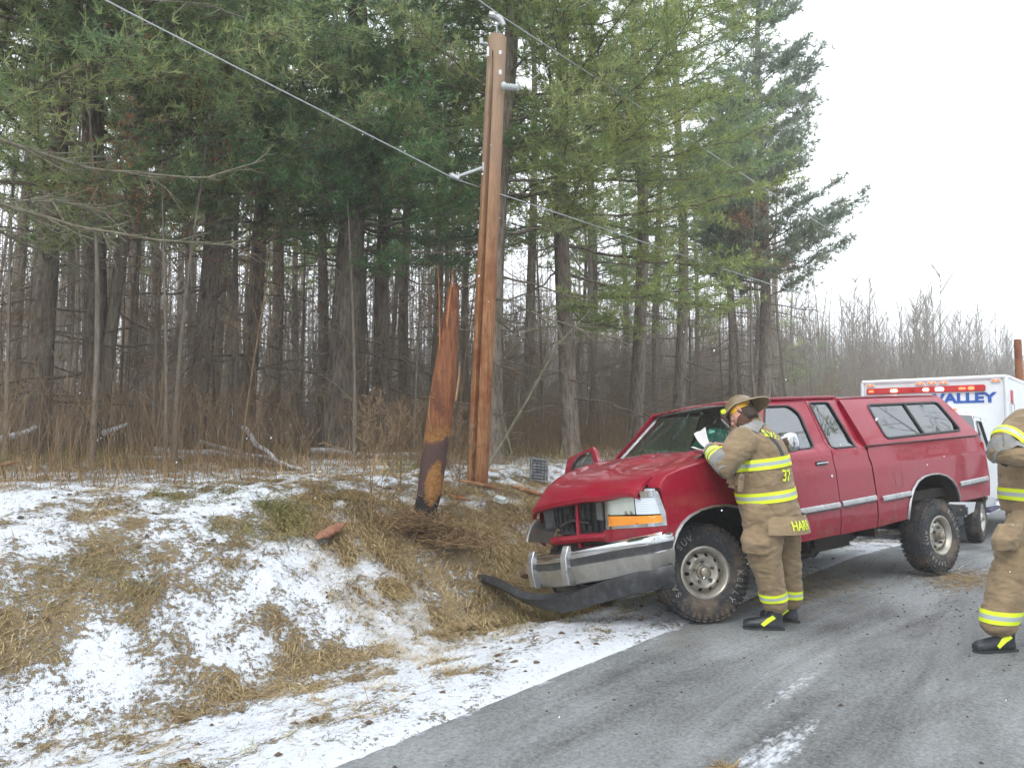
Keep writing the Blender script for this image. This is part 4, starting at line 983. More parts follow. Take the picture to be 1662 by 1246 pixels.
for sg, sd in ((1, 'near'), (-1, 'far')):
    fen = [(.63, .70), (.66, .74), (.645, .80), (.575, .84), (.572, .87), (.60, 1.09), (.605, 1.13), (.59, 1.16), (.50, 1.225), (.30, 1.265), (0, 1.305), (-.30, 1.325), (-.565, 1.328), (-.575, 1.30), (-.60, .52)] + ARF[::-1]
    top = panel(fen, [], side_map(sg) if sg > 0 else far_fender, .055, flip=sg > 0)
    # fender crown rolling over towards the hood
    line = [(.605, 1.13), (.59, 1.16), (.50, 1.225), (.30, 1.265), (0, 1.305), (-.30, 1.325), (-.565, 1.328)]
    rows = []
    for k in range(6):
        if sg < 0: break
        a_ = k / 5 * PI / 2; rows.append([(x - .0, sg * (yb(z) - .14 * (1 - math.cos(a_)) - .0), z + .028 * math.sin(a_) * (1 if x < .5 else .5)) for x, z in line])
    if sg > 0: top.grid(rows, flip=sg < 0)
    top.build('front_fender', RED, truck, solid=.004)
    # extended cab corner panel with its tall slanted window
    cabo = [(-1.715, .50), (-1.715, 1.15), (-1.742, 1.31), (-1.80, 1.80), (-1.86, 1.838), (-2.30, 1.838), (-2.315, 1.80), (-2.325, 1.30), (-2.325, .50)]
    win2 = smooth_poly([(-1.835, 1.785), (-2.165, 1.785), (-2.205, 1.315), (-1.80, 1.315)], .04)
    panel(cabo, [win2], side_map(sg), .06, flip=sg > 0).build('cab_rear_quarter', RED, truck, solid=.004)
    g_ = panel(win2, [], side_map(sg, -.012), .1, flip=sg > 0).build('quarter_window', GLASS, truck)
    mb = MB(); w3 = [side_map(sg, .002)(*p) for p in win2]; mb.tube(w3 + [w3[0]], .011, 6, cap=False, flat=.8); mb.build('window_seal', RUB, g_)
    # pillar and cant rail above the door opening
    rail = [(-.54, 1.335), (-1.06, 1.835), (-1.80, 1.835), (-1.79, 1.800), (-1.10, 1.800), (-.60, 1.315), (-.57, 1.31)]
    panel(rail, [], side_map(sg), .05, flip=sg > 0).build('roof_rail', RED, truck, solid=.004)
    # doors
    dout = [(-.615, .505), (-.610, 1.30), (-.62, 1.325), (-1.105, 1.795), (-1.79, 1.795), (-1.732, 1.31), (-1.703, 1.15), (-1.703, .505)]
    dwin = smooth_poly([(-.79, 1.335), (-1.14, 1.765), (-1.50, 1.765), (-1.60, 1.68), (-1.545, 1.335)], .05)
    if sg > 0:
        dr = panel(dout, [dwin], side_map(sg), .055, flip=True).build('door', RED, truck, solid=.004)
        gl = panel(dwin, [], side_map(sg, -.012), .1, flip=True).build('window', GLASS, dr)
        mb = MB(); w3 = [side_map(sg, .001)(*p) for p in dwin]; mb.tube(w3 + [w3[0]], .010, 6, cap=False, flat=.8); mb.build('window_seal', RUB, dr)
        mb = MB(); hx, hz = -1.52, 1.185; mb.box((hx, yb(hz) + .005, hz), (.17, .012, .05), bev=.005, mi=1); mb.tube([(hx + .07, yb(hz) + .012, hz), (hx + .06, yb(hz) + .035, hz + .004), (hx - .055, yb(hz) + .035, hz + .004), (hx - .07, yb(hz) + .012, hz)], .012, 8, flat=.7); mb.build('door_handle', [CHROME, BLK], dr)
        MB().tube([(-1.63, yb(1.06), 1.06), (-1.63, yb(1.06) + .008, 1.06)], .015, 14).build('lock', CHROME, dr)
        # chromed mirror on its arm
        mb = MB(); bm = bmesh.new(); bmesh.ops.create_uvsphere(bm, u_segments=24, v_segments=14, radius=1)
        for v in bm.verts:
            q = v.co; q = Vector((q.x, q.y, q.z)); f_ = lambda t: math.copysign(abs(t) ** .62, t); v.co = Vector((f_(q.x) * .085, f_(q.y) * .125, f_(q.z) * .092))
            if v.co.x < -.03: v.co.x = -.03
        mb.add([Vector((-.80, 1.13, 1.405)) + v.co for v in bm.verts], [[v.index for v in f.verts] for f in bm.faces]); bm.free()
        mir = mb.build('side_mirror', CHROME, dr, angle=50)
        mb = MB(); mb.box((-.845, 1.13, 1.405), (.028, .22, .155), bev=.012); mb.tube([(-.72, .95, 1.345), (-.79, 1.05, 1.375)], .035, 10); mb.build('mirror_glass', BLK, mir)
    # bed side
    bed = [(-2.345, .50), (-2.345, 1.255), (-2.375, 1.30), (-4.66, 1.305), (-4.74, 1.29), (-4.725, .80), (-4.70, .60)] + [(-3.98, .59)] + ARR[::-1]
    panel(bed, [], side_map(sg), .06, flip=sg > 0).build('bed_side', RED, truck, solid=.005)
    mb = MB(); mb.box((-4.72, sg * .955, 1.03), (.035, .06, .40), bev=.01); mb.build('tail_light', simple('red_lens', (.45, .02, .015), .2, coat=1, bump=0), truck)
    # arch lips
    for ar in (ARF, ARR):
        mb = MB(); mb.tube([(x, sg * (yb(z) + .006), z) for x, z in ar], .016, 7, flat=.7); mb.build('wheel_arch_trim', CHROMED, truck)
        cx_ = sum(x for x, z in ar) / len(ar); rows = []
        for dy in (0, -.12, -.42): rows.append([(x, sg * (yb(z) - .004 + dy), z + .005) for x, z in ar])
        MB().grid(rows, flip=sg < 0).build('wheel_well', UND, truck)
    # side mouldings
    for x0, x1, z0, z1 in (((.0, 0, 0, 0)),) if False else ((-.64, -1.69, .775, .780), (-1.73, -2.31, .782, .790), (-2.42, -2.96, .768, .775), (-4.00, -4.66, .785, .800)):
        mb = MB(); mb.tube([(x0 + (x1 - x0) * i / 6, sg * (yb(.79) + .010), z0 + (z1 - z0) * i / 6) for i in range(7)], .030, 8, flat=1.0, up=(0, 0, 1))
        for i_, v in enumerate(mb.v): mb.v[i_] = (v[0], sg * (yb(.79) + .004 + (abs(v[1]) - yb(.79) - .004) * .42), v[2])
        mo = mb.build('side_moulding', CHROMED, truck)
        mb = MB(); mb.tube([(x0 - .01, sg * (yb(.75) + .012), z0 - .022), (x1 + .01, sg * (yb(.75) + .012), z1 - .022)], .009, 6); mb.build('rubber_strip', BLK, mo)
# far side: driver cannot see the open passenger door panel but its frame shows above the hood
pd = empty('open_door', (-.60, -.97, -.12), (0, math.radians(-10), math.radians(81))); pd.parent = truck
o_ = [(0, .52), (0, 1.29), (-.02, 1.33), (-.47, 1.79), (-1.14, 1.79), (-1.10, 1.31), (-1.08, 1.15), (-1.08, .52)]
w_ = smooth_poly([(-.16, 1.335), (-.50, 1.75), (-.86, 1.75), (-.97, 1.66), (-.92, 1.335)], .05)
pm = lambda x, z: (x, -(yb(z) - .97), z)
panel(o_, [w_], lambda x, z: pm(x, z), .07).build('door_skin', RED, pd, solid=.05)
panel(w_, [], lambda x, z: pm(x, z), .15).build('window', GLASS, pd)

# character lines are in the profile; fuel door and body seams
mb = MB(); fx = smooth_poly([(-2.70, 1.03), (-2.84, 1.03), (-2.84, .86), (-2.70, .86)], .02)
f3 = [(x, yb(z) + .0015, z) for x, z in fx]; mb.tube(f3 + [f3[0]], .003, 4, cap=False); mb.build('fuel_door_seam', UND, truck)
mb = MB(); fx = smooth_poly([(-4.02, .99), (-4.20, .99)], .02); mb.tube([(-3.98, yb(1) + .0015, .985), (-4.08, yb(1) + .0015, 1.0), (-4.16, yb(1) + .0015, .985)], .003, 4); mb.build('dent_line', UND, truck)

# roof
rows = []
for i in range(11):
    y = -.70 + 1.40 * i / 10; rows.append([(x, y, 1.838 + .045 * (1 - abs(y / .70) ** 2.6) * (1 if x < -1.10 else .75) - (.02 if x > -1.08 else 0)) for x in (-1.03, -1.10, -1.3, -1.6, -1.9, -2.2, -2.30, -2.325)])
MB().grid(rows).build('roof', RED, truck, solid=.01)
for sg in (1, -1):
    mb = MB(); mb.tube([(-.56, sg * .905, 1.345), (-.80, sg * .815, 1.56), (-1.06, sg * .695, 1.838), (-1.5, sg * .69, 1.845), (-2.31, sg * .69, 1.845)], .010, 6); mb.build('drip_rail', RED if sg > 0 else RED, truck)
# back wall of the cab, with window
rows = [[(-2.325, -yb(z) * .995, z), (-2.325, yb(z) * .995, z)] for z in (.5, 1.3)]
MB().grid(rows).build('cab_back_wall', RED, truck)
# windshield with its seal and silver frame
def wsf(u, v):   # u -1..1 across, v 0..1 up
    yw = (.86 - .19 * v) * u; x = -.50 - .535 * v - .10 * u * u; return (x, yw, 1.335 + .485 * v + .012 * (1 - u * u))
rows = [[wsf(-1 + 2 * i / 16, j / 8) for i in range(17)] for j in range(9)]
ws = MB().grid(rows).build('windshield', WSH, truck)
ring = [wsf(-1, j / 6) for j in range(7)] + [wsf(-1 + 2 * i / 16, 1) for i in range(1, 17)] + [wsf(1, 1 - j / 6) for j in range(1, 7)]
MB().tube(ring, .016, 7).build('windshield_trim', CHROMED, truck)
# wipers, cowl
rows = [[(-.50 - .10 * (y / .86) ** 2 + dx, y, z) for y in np.linspace(-.88, .88, 13)] for dx, z in ((-.01, 1.325), (.06, 1.305), (.14, 1.29))]
MB().grid(rows).build('cowl', BLK, truck, solid=.01)
# cab interior: dash, seats, wheel, green jacket
mb = MB(); mb.box((-.72, 0, 1.17), (.28, 1.62, .22), bev=.05); mb.build('dashboard', simple('dark_dash', (.035, .035, .04), .7), truck)
for y in (-.42, .42):
    mb = MB(); mb.box((-1.25, y, .92), (.5, .52, .16), bev=.06); mb.box((-1.52, y, 1.22), (.16, .52, .62), rot=(0, -.25, 0), bev=.06); mb.box((-1.60, y, 1.60), (.10, .28, .16), rot=(0, -.2, 0), bev=.04); mb.build('seat', simple('grey_seat_cloth', (.09, .09, .095), .95), truck)
mb = MB(); c_w = Vector((-.93, .42, 1.25)); T_ = [(c_w + Vector((.07 * math.sin(a_), .19 * math.cos(a_), .175 * math.sin(a_)))) for a_ in [2 * PI * i / 24 for i in range(25)]]
mb.tube(T_, .014, 6, cap=False); mb.tube([c_w + Vector((0, -.19, 0)), c_w, c_w + Vector((0, .19, 0))], .016, 6); mb.build('steering_wheel', BLK, truck)
mb = MB(); bm = bmesh.new(); bmesh.ops.create_icosphere(bm, subdivisions=4, radius=1)
for v in bm.verts: v.co = v.co * (1 + .22 * noise.fractal(v.co * 2.3, 1, 2, 3)); v.co = Vector((v.co.x * .16, v.co.y * .22, v.co.z * .18))
mb.add([Vector((-.86, .30, 1.42)) + v.co for v in bm.verts], [[v.index for v in f.verts] for f in bm.faces]); bm.free(); mb.build('green_jacket', simple('teal_cloth', (.10, .30, .25), .85), truck)  # crumpled teal lump standing for the green jacket in the cab
mb = MB(); mb.box((-1.35, 0, .53), (1.95, 1.82, .05)); mb.box((-2.26, 0, .95), (.06, 1.75, .9)); mb.build('cab_floor', UND, truck)

# crumpled hood: control net, smoothed
yc = [-.875, -.84, -.50, 0, .45, .72, .79]
net = {  # x-stations per row: (x, z) at each y
 0: [(.53, .925), (.555, .955), (.63, 1.035), (.685, 1.085), (.685, 1.115), (.665, 1.135), (.655, 1.12)],
 1: [(.44, 1.045), (.45, 1.075), (.53, 1.130), (.58, 1.165), (.58, 1.185), (.56, 1.20), (.555, 1.195)],
 2: [(.27, 1.178), (.28, 1.205), (.33, 1.235), (.36, 1.262), (.37, 1.262), (.36, 1.262), (.36, 1.250)],
 3: [(.05, 1.262), (.05, 1.285), (.08, 1.305), (.10, 1.330), (.10, 1.305), (.10, 1.300), (.10, 1.285)],
 4: [(-.18, 1.312), (-.18, 1.335), (-.16, 1.352), (-.15, 1.365), (-.15, 1.345), (-.15, 1.365), (-.15, 1.330)],
 5: [(-.40, 1.325), (-.40, 1.345), (-.38, 1.385), (-.38, 1.395), (-.38, 1.375), (-.34, 1.385), (-.36, 1.345)],
 6: [(-.55, 1.31), (-.55, 1.33), (-.53, 1.385), (-.52, 1.40), (-.52, 1.385), (-.54, 1.36), (-.56, 1.335)]}
def cr(p0, p1, p2, p3, t): return .5 * ((2 * p1) + (-p0 + p2) * t + (2 * p0 - 5 * p1 + 4 * p2 - p3) * t * t + (-p0 + 3 * p1 - 3 * p2 + p3) * t ** 3)
def crow(pts, k):
    out = []; n = len(pts)
    for i in range(n - 1):
        for j in range(k): out.append(cr(pts[max(i - 1, 0)], pts[i], pts[i + 1], pts[min(i + 2, n - 1)], j / k))
    out.append(pts[-1]); return out
G = [[Vector((net[r_][i][0], yc[i], net[r_][i][1])) for i in range(7)] for r_ in range(7)]
def crn(pts, k):
    n = len(pts); L = [(pts[i + 1] - pts[i]).length for i in range(n - 1)]; D = [(pts[i + 1] - pts[i]) / L[i] for i in range(n - 1)]
    M_t = [D[0]] + [(D[i - 1] * L[i] + D[i] * L[i - 1]) / (L[i] + L[i - 1]) for i in range(1, n - 1)] + [D[-1]]; out = []
    for i in range(n - 1):
        for j in range(k):
            t_ = j / k; out.append(pts[i] * (2 * t_ ** 3 - 3 * t_ ** 2 + 1) + M_t[i] * L[i] * (t_ ** 3 - 2 * t_ ** 2 + t_) + pts[i + 1] * (3 * t_ ** 2 - 2 * t_ ** 3) + M_t[i + 1] * L[i] * (t_ ** 3 - t_ ** 2))
    return out + [pts[-1]]
G = [crn(r_, 5) for r_ in G]; G = list(zip(*[crn(list(c), 5) for c in zip(*G)]))
G = [list(r_) for r_ in G]
for r_ in G:
    for p in r_:
        # buckles: a diagonal ridge rising to the driver's side rear and a shallow one across
        e = abs((p.x + .18) + .35 * (p.y - .55)); p.z += .028 * math.exp(-(e / .055) ** 2) * (1 if p.y > .05 else max(0, .5 + p.y)) ; p.z += .010 * noise.noise(Vector((p.x * 3, p.y * 3, 1)))
        e2 = abs(p.y + .05 - .25 * p.x); p.z += .008 * math.exp(-(e2 / .12) ** 2)
mb = MB(); mb.grid(G, flip=True)
fr = G[0]; lip = [[p.copy() for p in fr], [p + Vector((.018, 0, -.022)) for p in fr], [p + Vector((.012, 0, -.052)) for p in fr], [p + Vector((-.03, 0, -.065)) for p in fr]]
mb.grid(lip, flip=False)
rf = [r_[0] for r_ in G]; mb.grid([[p.copy() for p in rf], [p + Vector((0, -.012, -.03)) for p in rf], [p + Vector((0, .01, -.07)) for p in rf]], flip=False)
lf = [r_[-1] for r_ in G]; mb.grid([[p.copy() for p in lf], [p + Vector((0, .006, -.02)) for p in lf], [p + Vector((0, -.02, -.03)) for p in lf]], flip=True)
mb.build('hood', RED, truck, solid=.006, fix=False)
mb = MB(); mb.grid([[p + Vector((-.01, 0, -.03)) for p in r_] for r_ in G[:32]]); mb.build('hood_underside', UND, truck, fix=False)

# engine bay and front structure
mb = MB(); mb.box((.36, 0, .84), (.10, 1.16, .44)); mb.box((-.10, 0, .80), (.95, 1.22, .46)); mb.build('engine_bay', UND, truck)
mb = MB()
for y in np.linspace(-.52, .18, 9): mb.box((.475, y, .905), (.012, .05, .34))
mb.box((.47, -.17, 1.08), (.05, .80, .03)); mb.box((.47, -.17, .74), (.05, .80, .03)); mb.build('radiator', BLK, truck, smooth=False)
mb = MB()
for i in range(22): mb.box((.468, -.17, .75 + i * .0148), (.01, .74, .005))
mb.build('radiator_fins', simple('bent_fins', (.09, .09, .095), .5, .6), truck, smooth=False)
mb = MB(); mb.box((.52, -.32, .98), (.05, .10, .12), bev=.01); mb.tube([(.53, -.45, .80), (.52, -.30, .86), (.5, -.05, .84)], .018, 7); mb.tube([(.54, .02, 1.04), (.53, -.15, 1.02), (.52, -.3, 1.05), (.50, -.5, 1.0)], .013, 6); mb.box((.50, -.62, .88), (.08, .16, .22), rot=(.1, 0, .3), bev=.02); mb.build('torn_wiring', BLK, truck)
mb = MB(); mb.box((.532, .14, .97), (.02, .09, .20), bev=.006); mb.build('bent_bracket', simple('grey_bracket', (.22, .23, .23), .45, .6), truck)
mb = MB(); mb.tube([(.52, -.62, .655), (.60, -.50, .672), (.625, -.20, .700), (.63, .0, .722), (.625, .32, .742)], [.03, .034, .032, .032, .034], 8, flat=1.2, up=(0, 0, 1)); mb.build('lower_grille_bar', RED, truck)
mb = MB(); mb.tube([(.60, -.08, 1.06), (.61, -.085, .88), (.62, -.08, .72), (.60, -.07, .50)], [.022, .02, .022, .018], 6); mb.tube([(.56, -.12, .70), (.58, -.11, .50)], .014, 6); mb.tube([(.50, -.72, 1.03), (.56, -.45, 1.06), (.60, -.08, 1.075), (.60, .33, 1.09)], .02, 6); mb.build('grille_post', RED, truck)
# headlight, left
MB().box((.545, .925, .985), (.03, .10, .33)).build('fender_corner', RED, truck)
hl = empty('headlight'); hl.parent = truck
def hmap(x0):
    def f(y, z): w = max(0, (y - .70)) / .27; return (x0 - .012 * (z - .84) - .11 * w ** 2.2 - .02 * (y < .4), y, z)
    return f
ho = smooth_poly([(.335, .805), (.345, 1.105), (.93, 1.118), (.985, .862), (.965, .842), (.60, .825)], .02); hi = smooth_poly([(.368, .832), (.378, 1.062), (.905, 1.072), (.950, .872)], .015)
panel(ho, [hi], hmap(.668), .03).build('bezel', CHROME, hl, solid=.03)
lo = smooth_poly([(.368, .928), (.378, 1.062), (.72, 1.068), (.72, .935)], .01)
lensm = N('headlight_lens'); tl_ = lensm.n('ShaderNodeTexWave'); tl_.inputs['Scale'].default_value = 14; tl_.bands_direction = 'Y'; lensm.l(lensm.co(), tl_.inputs[0])
lensm.set(Base_Color=lensm.mix(lensm.noise(6, 3), (.42, .47, .43), (.62, .68, .62)), Roughness=.12, Coat_Weight=1.0, Specular_IOR_Level=.8, Metallic=.25); lensm.bump(tl_.outputs['Fac'], .35, .004)
panel(lo, [], hmap(.655), .03).build('lens', lensm.m, hl)
ml = N('clear_marker'); ml.set(Base_Color=(.62, .68, .74), Roughness=.15, Coat_Weight=1.0, Metallic=.2); tw = ml.n('ShaderNodeTexWave'); tw.inputs['Scale'].default_value = 22; tw.bands_direction = 'Z'; ml.l(ml.co(), tw.inputs[0]); ml.bump(tw.outputs['Fac'], .5, .004)
panel(smooth_poly([(.732, .935), (.732, 1.068), (.905, 1.070), (.938, .935)], .01), [], hmap(.657), .03).build('corner_marker', ml.m, hl)
am = N('amber_lens'); am.set(Base_Color=am.mix(am.noise(12, 2), (.75, .22, .015), (.95, .38, .03)), Roughness=.15, Coat_Weight=1.0); tw = am.n('ShaderNodeTexWave'); tw.inputs['Scale'].default_value = 26; tw.bands_direction = 'Y'; am.l(am.co(), tw.inputs[0]); am.bump(tw.outputs['Fac'], .5, .004)
panel(smooth_poly([(.368, .832), (.368, .918), (.940, .925), (.950, .872)], .01), [], hmap(.656), .03).build('turn_signal', am.m, hl)
mb = MB(); mb.box((.47, .60, .96), (.08, .50, .26)); mb.build('lamp_housing', HOLE, hl)
panel([(.30, .70), (.30, .80), (.60, .822), (.97, .838), (.985, .755), (.62, .72)], [], hmap(.664), .04).build('headlight_filler', RED, truck, solid=.02)

# bumper
def sweep(path, prof, mb=None, mi=None, flip=False):
    """path: (x,y,z,yaw,roll) ; prof list of (out, up)"""
    rows = []
    for (x, y, z, yaw, roll) in path:
        n_ = Vector((math.cos(yaw), math.sin(yaw), 0)); up = Vector((0, 0, 1)); o_ = n_ * math.cos(roll) + up * math.sin(roll); u_ = up * math.cos(roll) - n_ * math.sin(roll)
        rows.append([Vector((x, y, z)) + o_ * a_ + u_ * b_ for a_, b_ in prof])
    mb = mb or MB(); r, c = len(rows), len(rows[0]); V = [p for q in rows for p in q]; F = []; M = []
    for i in range(r - 1):
        for j in range(c - 1): F.append((i * c + j, i * c + j + 1, (i + 1) * c + j + 1, (i + 1) * c + j)); M.append(mi[j] if mi else 0)
    b = len(mb.v); mb.v += [tuple(v) for v in V]; mb.f += [tuple(b + i for i in f) for f in F]; mb.m += M; return mb
bpth = [(.54, .985, .645, 1.25, 0), (.65, .975, .642, .9, 0), (.735, .93, .630, .45, 0), (.785, .72, .600, .15, 0), (.825, .45, .555, .06, -.02), (.85, .12, .500, .02, -.04), (.86, -.12, .455, .0, -.06), (.85, -.38, .425, -.10, -.08), (.80, -.60, .405, -.45, -.1), (.70, -.74, .40, -.9, -.1), (.58, -.80, .40, -1.3, -.1)]
def cpath(p, k=4):
    q = [Vector(v[:3]) for v in p]; a_ = [Vector((v[3], v[4], 0)) for v in p]; q = crow(q, k); a_ = crow(a_, k); return [(u.x, u.y, u.z, w.x, w.y) for u, w in zip(q, a_)]
bpth = cpath(bpth)
bprof = [(-.06, .150), (-.02, .152), (.012, .135), (.024, .105), (.022, .085), (.012, .078), (.012, .020), (.022, .012), (.020, -.02), (.000, -.09), (-.02, -.125), (-.05, -.135)]
bmi = [0, 0, 0, 0, 0, 1, 0, 2, 2, 2, 2]
MATTE = simple('dull_grey_bumper', (.36, .36, .34), .35, .6, var=.15, dirt=.6, dcol=(.22, .2, .17), dscale=5)
sweep(bpth, bprof, mi=bmi).build('front_bumper', [CHROME, BLK, MATTE], truck, solid=.006, fix=False, angle=40)
for (y0, x0, z0, lean) in ((.055, .865, .50, .05), (-.47, .855, .43, .12)):
    mb = MB(); poly = [(.00, .19), (.035, .185), (.075, .10), (.08, -.02), (.065, -.135), (.0, -.15)]
    V = []; 
    for t_ in (-.5, .5):
        for a_, b_ in poly: wd_ = .075 + .03 * (.19 - b_); V.append(Vector((x0 + a_ - .02, y0 + t_ * wd_ + lean * b_ * -.5, z0 + b_)))
    n_ = len(poly); mb.add(V, [tuple(range(n_)), tuple(range(n_, 2 * n_))[::-1]] + [(i, i + n_, (i + 1) % n_ + n_, (i + 1) % n_) for i in range(n_)])
    mb.build('bumper_guard', CHROMED, truck, bev=.008)
mb = MB(); mb.tube([(.66, -.74, .40), (.62, -.88, .36), (.55, -.92, .34)], [.11, .12, .09], 10, flat=.5); mb.build('bent_bumper_end', simple('rusty_chrome', (.28, .17, .10), .5, .6, dirt=.6, dcol=(.3, .28, .26)), truck)
# black air dam torn off and hanging
ad = [(.60, 1.03, .475, 1.1, 0), (.72, .93, .455, .5, 0), (.78, .70, .405, .12, 0), (.80, .35, .31, .05, -.1), (.80, .0, .205, 0, -.3), (.82, -.30, .145, 0, -.6), (.86, -.62, .15, .1, -.9), (.86, -.95, .22, .1, -1.1), (.84, -1.30, .27, .1, -1.2), (.80, -1.52, .24, 0, -1.3)]
ad = cpath(ad)
sweep(ad, [(-.06, .075), (.0, .07), (.018, .03), (.01, -.03), (-.005, -.075), (-.06, -.085)]).build('hanging_air_dam', simple('scuffed_black_valance', (.020, .021, .024), .40, var=.4, dirt=.12, dcol=(.4, .42, .45), dscale=12), truck, solid=.008, fix=False)

# topper
def ty(z): return float(np.interp(z, [1.30, 1.33, 1.79, 1.83, 1.862, 1.875], [.965, .955, .735, .70, .60, .3]))
tpo = [(-2.345, 1.315), (-2.345, 1.80), (-2.37, 1.825), (-4.30, 1.83), (-4.40, 1.80), (-4.66, 1.40), (-4.70, 1.33), (-4.69, 1.315)]
two = smooth_poly([(-2.775, 1.735), (-4.24, 1.735), (-4.345, 1.385), (-2.745, 1.365)], .06, 5)
for sg in (1, -1):
    tm = lambda off: (lambda x, z: (x, sg * (ty(z) + off), z))
    tp_ = panel(tpo, [two], tm(0), .06, flip=sg > 0).build('topper_side', RED, truck, solid=.006)
    gl = panel(two, [], tm(-.006), .15, flip=sg > 0).build('topper_window', GLASSD, truck)
    mb = MB(); w3 = [tm(.003)(*p) for p in two]; mb.tube(w3 + [w3[0]], .015, 6, cap=False, flat=.8); x_ = -3.50; mb.tube([tm(.004)(x_, 1.735), tm(.004)(x_ - .01, 1.375)], .014, 6, flat=.8); mb.build('window_frame', RUB, gl)
    mb = MB(); mb.tube([(-2.34, sg * .968, 1.308), (-3.5, sg * .968, 1.308), (-4.69, sg * .962, 1.31)], .007, 6); mb.build('topper_seal', RUB, truck)
rows = []
for i in range(15):
    y = -.72 + 1.44 * i / 14; h = 1.822 + .055 * (1 - abs(y / .72) ** 2.4); rows.append([(-2.345, y, h - .03), (-2.37, y, h), (-3.2, y, h + .008), (-4.2, y, h), (-4.32, y, h - .015), (-4.42, y, h - .07), (-4.68, y * 1.3, 1.36)])
MB().grid(rows).build('topper_roof', RED, truck, solid=.006)
rows = [[(-2.352, -ty(z) * .99, z), (-2.352, ty(z) * .99, z)] for z in (1.31, 1.5, 1.79)]; MB().grid(rows).build('topper_front_wall', RED, truck)
mb = MB(); mb.box((-4.70, 0, .95), (.05, 1.84, .62), bev=.01); mb.build('tailgate', RED, truck)
mb = MB(); mb.box((-4.78, 0, .60), (.10, 1.80, .16), bev=.02); mb.build('rear_bumper', simple('rusted_rear_bumper', (.14, .08, .06), .6, .4, dirt=.6), truck)
mb = MB(); mb.box((-3.5, 0, .72), (2.30, 1.70, .10)); mb.box((-2.40, 0, .85), (.06, 1.8, .9)); mb.build('bed_floor', UND, truck)
# chassis
mb = MB()
for sg in (1, -1): mb.tube([(.55, sg * .42, .56), (0, sg * .42, .56), (-.6, sg * .42, .46), (-2.6, sg * .43, .46), (-3.1, sg * .48, .58), (-3.9, sg * .48, .62), (-4.7, sg * .48, .56)], .065, 4, flat=1.0)
for x in (-.5, -1.5, -2.5, -4.0): mb.box((x, 0, .50), (.12, .9, .08))
mb.build('frame_rails', UND, truck)
mb = MB(); mb.box((-1.0, 0, .42), (.9, .34, .24), bev=.06); mb.tube([(-1.4, 0, .42), (-3.45, 0, .42)], .045, 10); mb.box((-1.95, .55, .42), (.75, .34, .20), bev=.05); mb.build('transmission_and_tank', UND, truck)
mb = MB(); mb.tube([(-3.5, -.75, .42), (-3.5, -.15, .42), (-3.5, .15, .42), (-3.5, .75, .42)], [.045, .05, .05, .045], 10); bm = bmesh.new(); bmesh.ops.create_uvsphere(bm, u_segments=14, v_segments=8, radius=.16); mb.add([v.co + Vector((-3.5, -.05, .42)) for v in bm.verts], [[v.index for v in f.verts] for f in bm.faces]); bm.free()
mb.tube([(-2.75, .50, .46), (-3.5, .52, .36), (-4.2, .50, .50)], .03, 6); mb.tube([(-2.75, -.50, .46), (-3.5, -.52, .36), (-4.2, -.50, .50)], .03, 6); mb.build('rear_axle', UND, truck)
mb = MB(); mb.tube([(0, -.7, .38), (0, .7, .38)], .05, 8); mb.box((.1, 0, .5), (.5, .5, .3), bev=.05); mb.tube([(-.3, .45, .4), (0, .5, .8)], .03, 8); mb.build('front_axle', UND, truck)
mb = MB(); mb.tube([(-1.6, -.35, .40), (-2.4, -.4, .38), (-3.0, -.45, .45), (-4.3, -.62, .50)], .04, 8); mb.tube([(-2.2, .3, .42), (-2.2, .3, .30)], .03, 6); mb.box((-2.66, .40, .40), (.14, .2, .14), bev=.02); mb.build('exhaust', UND, truck)

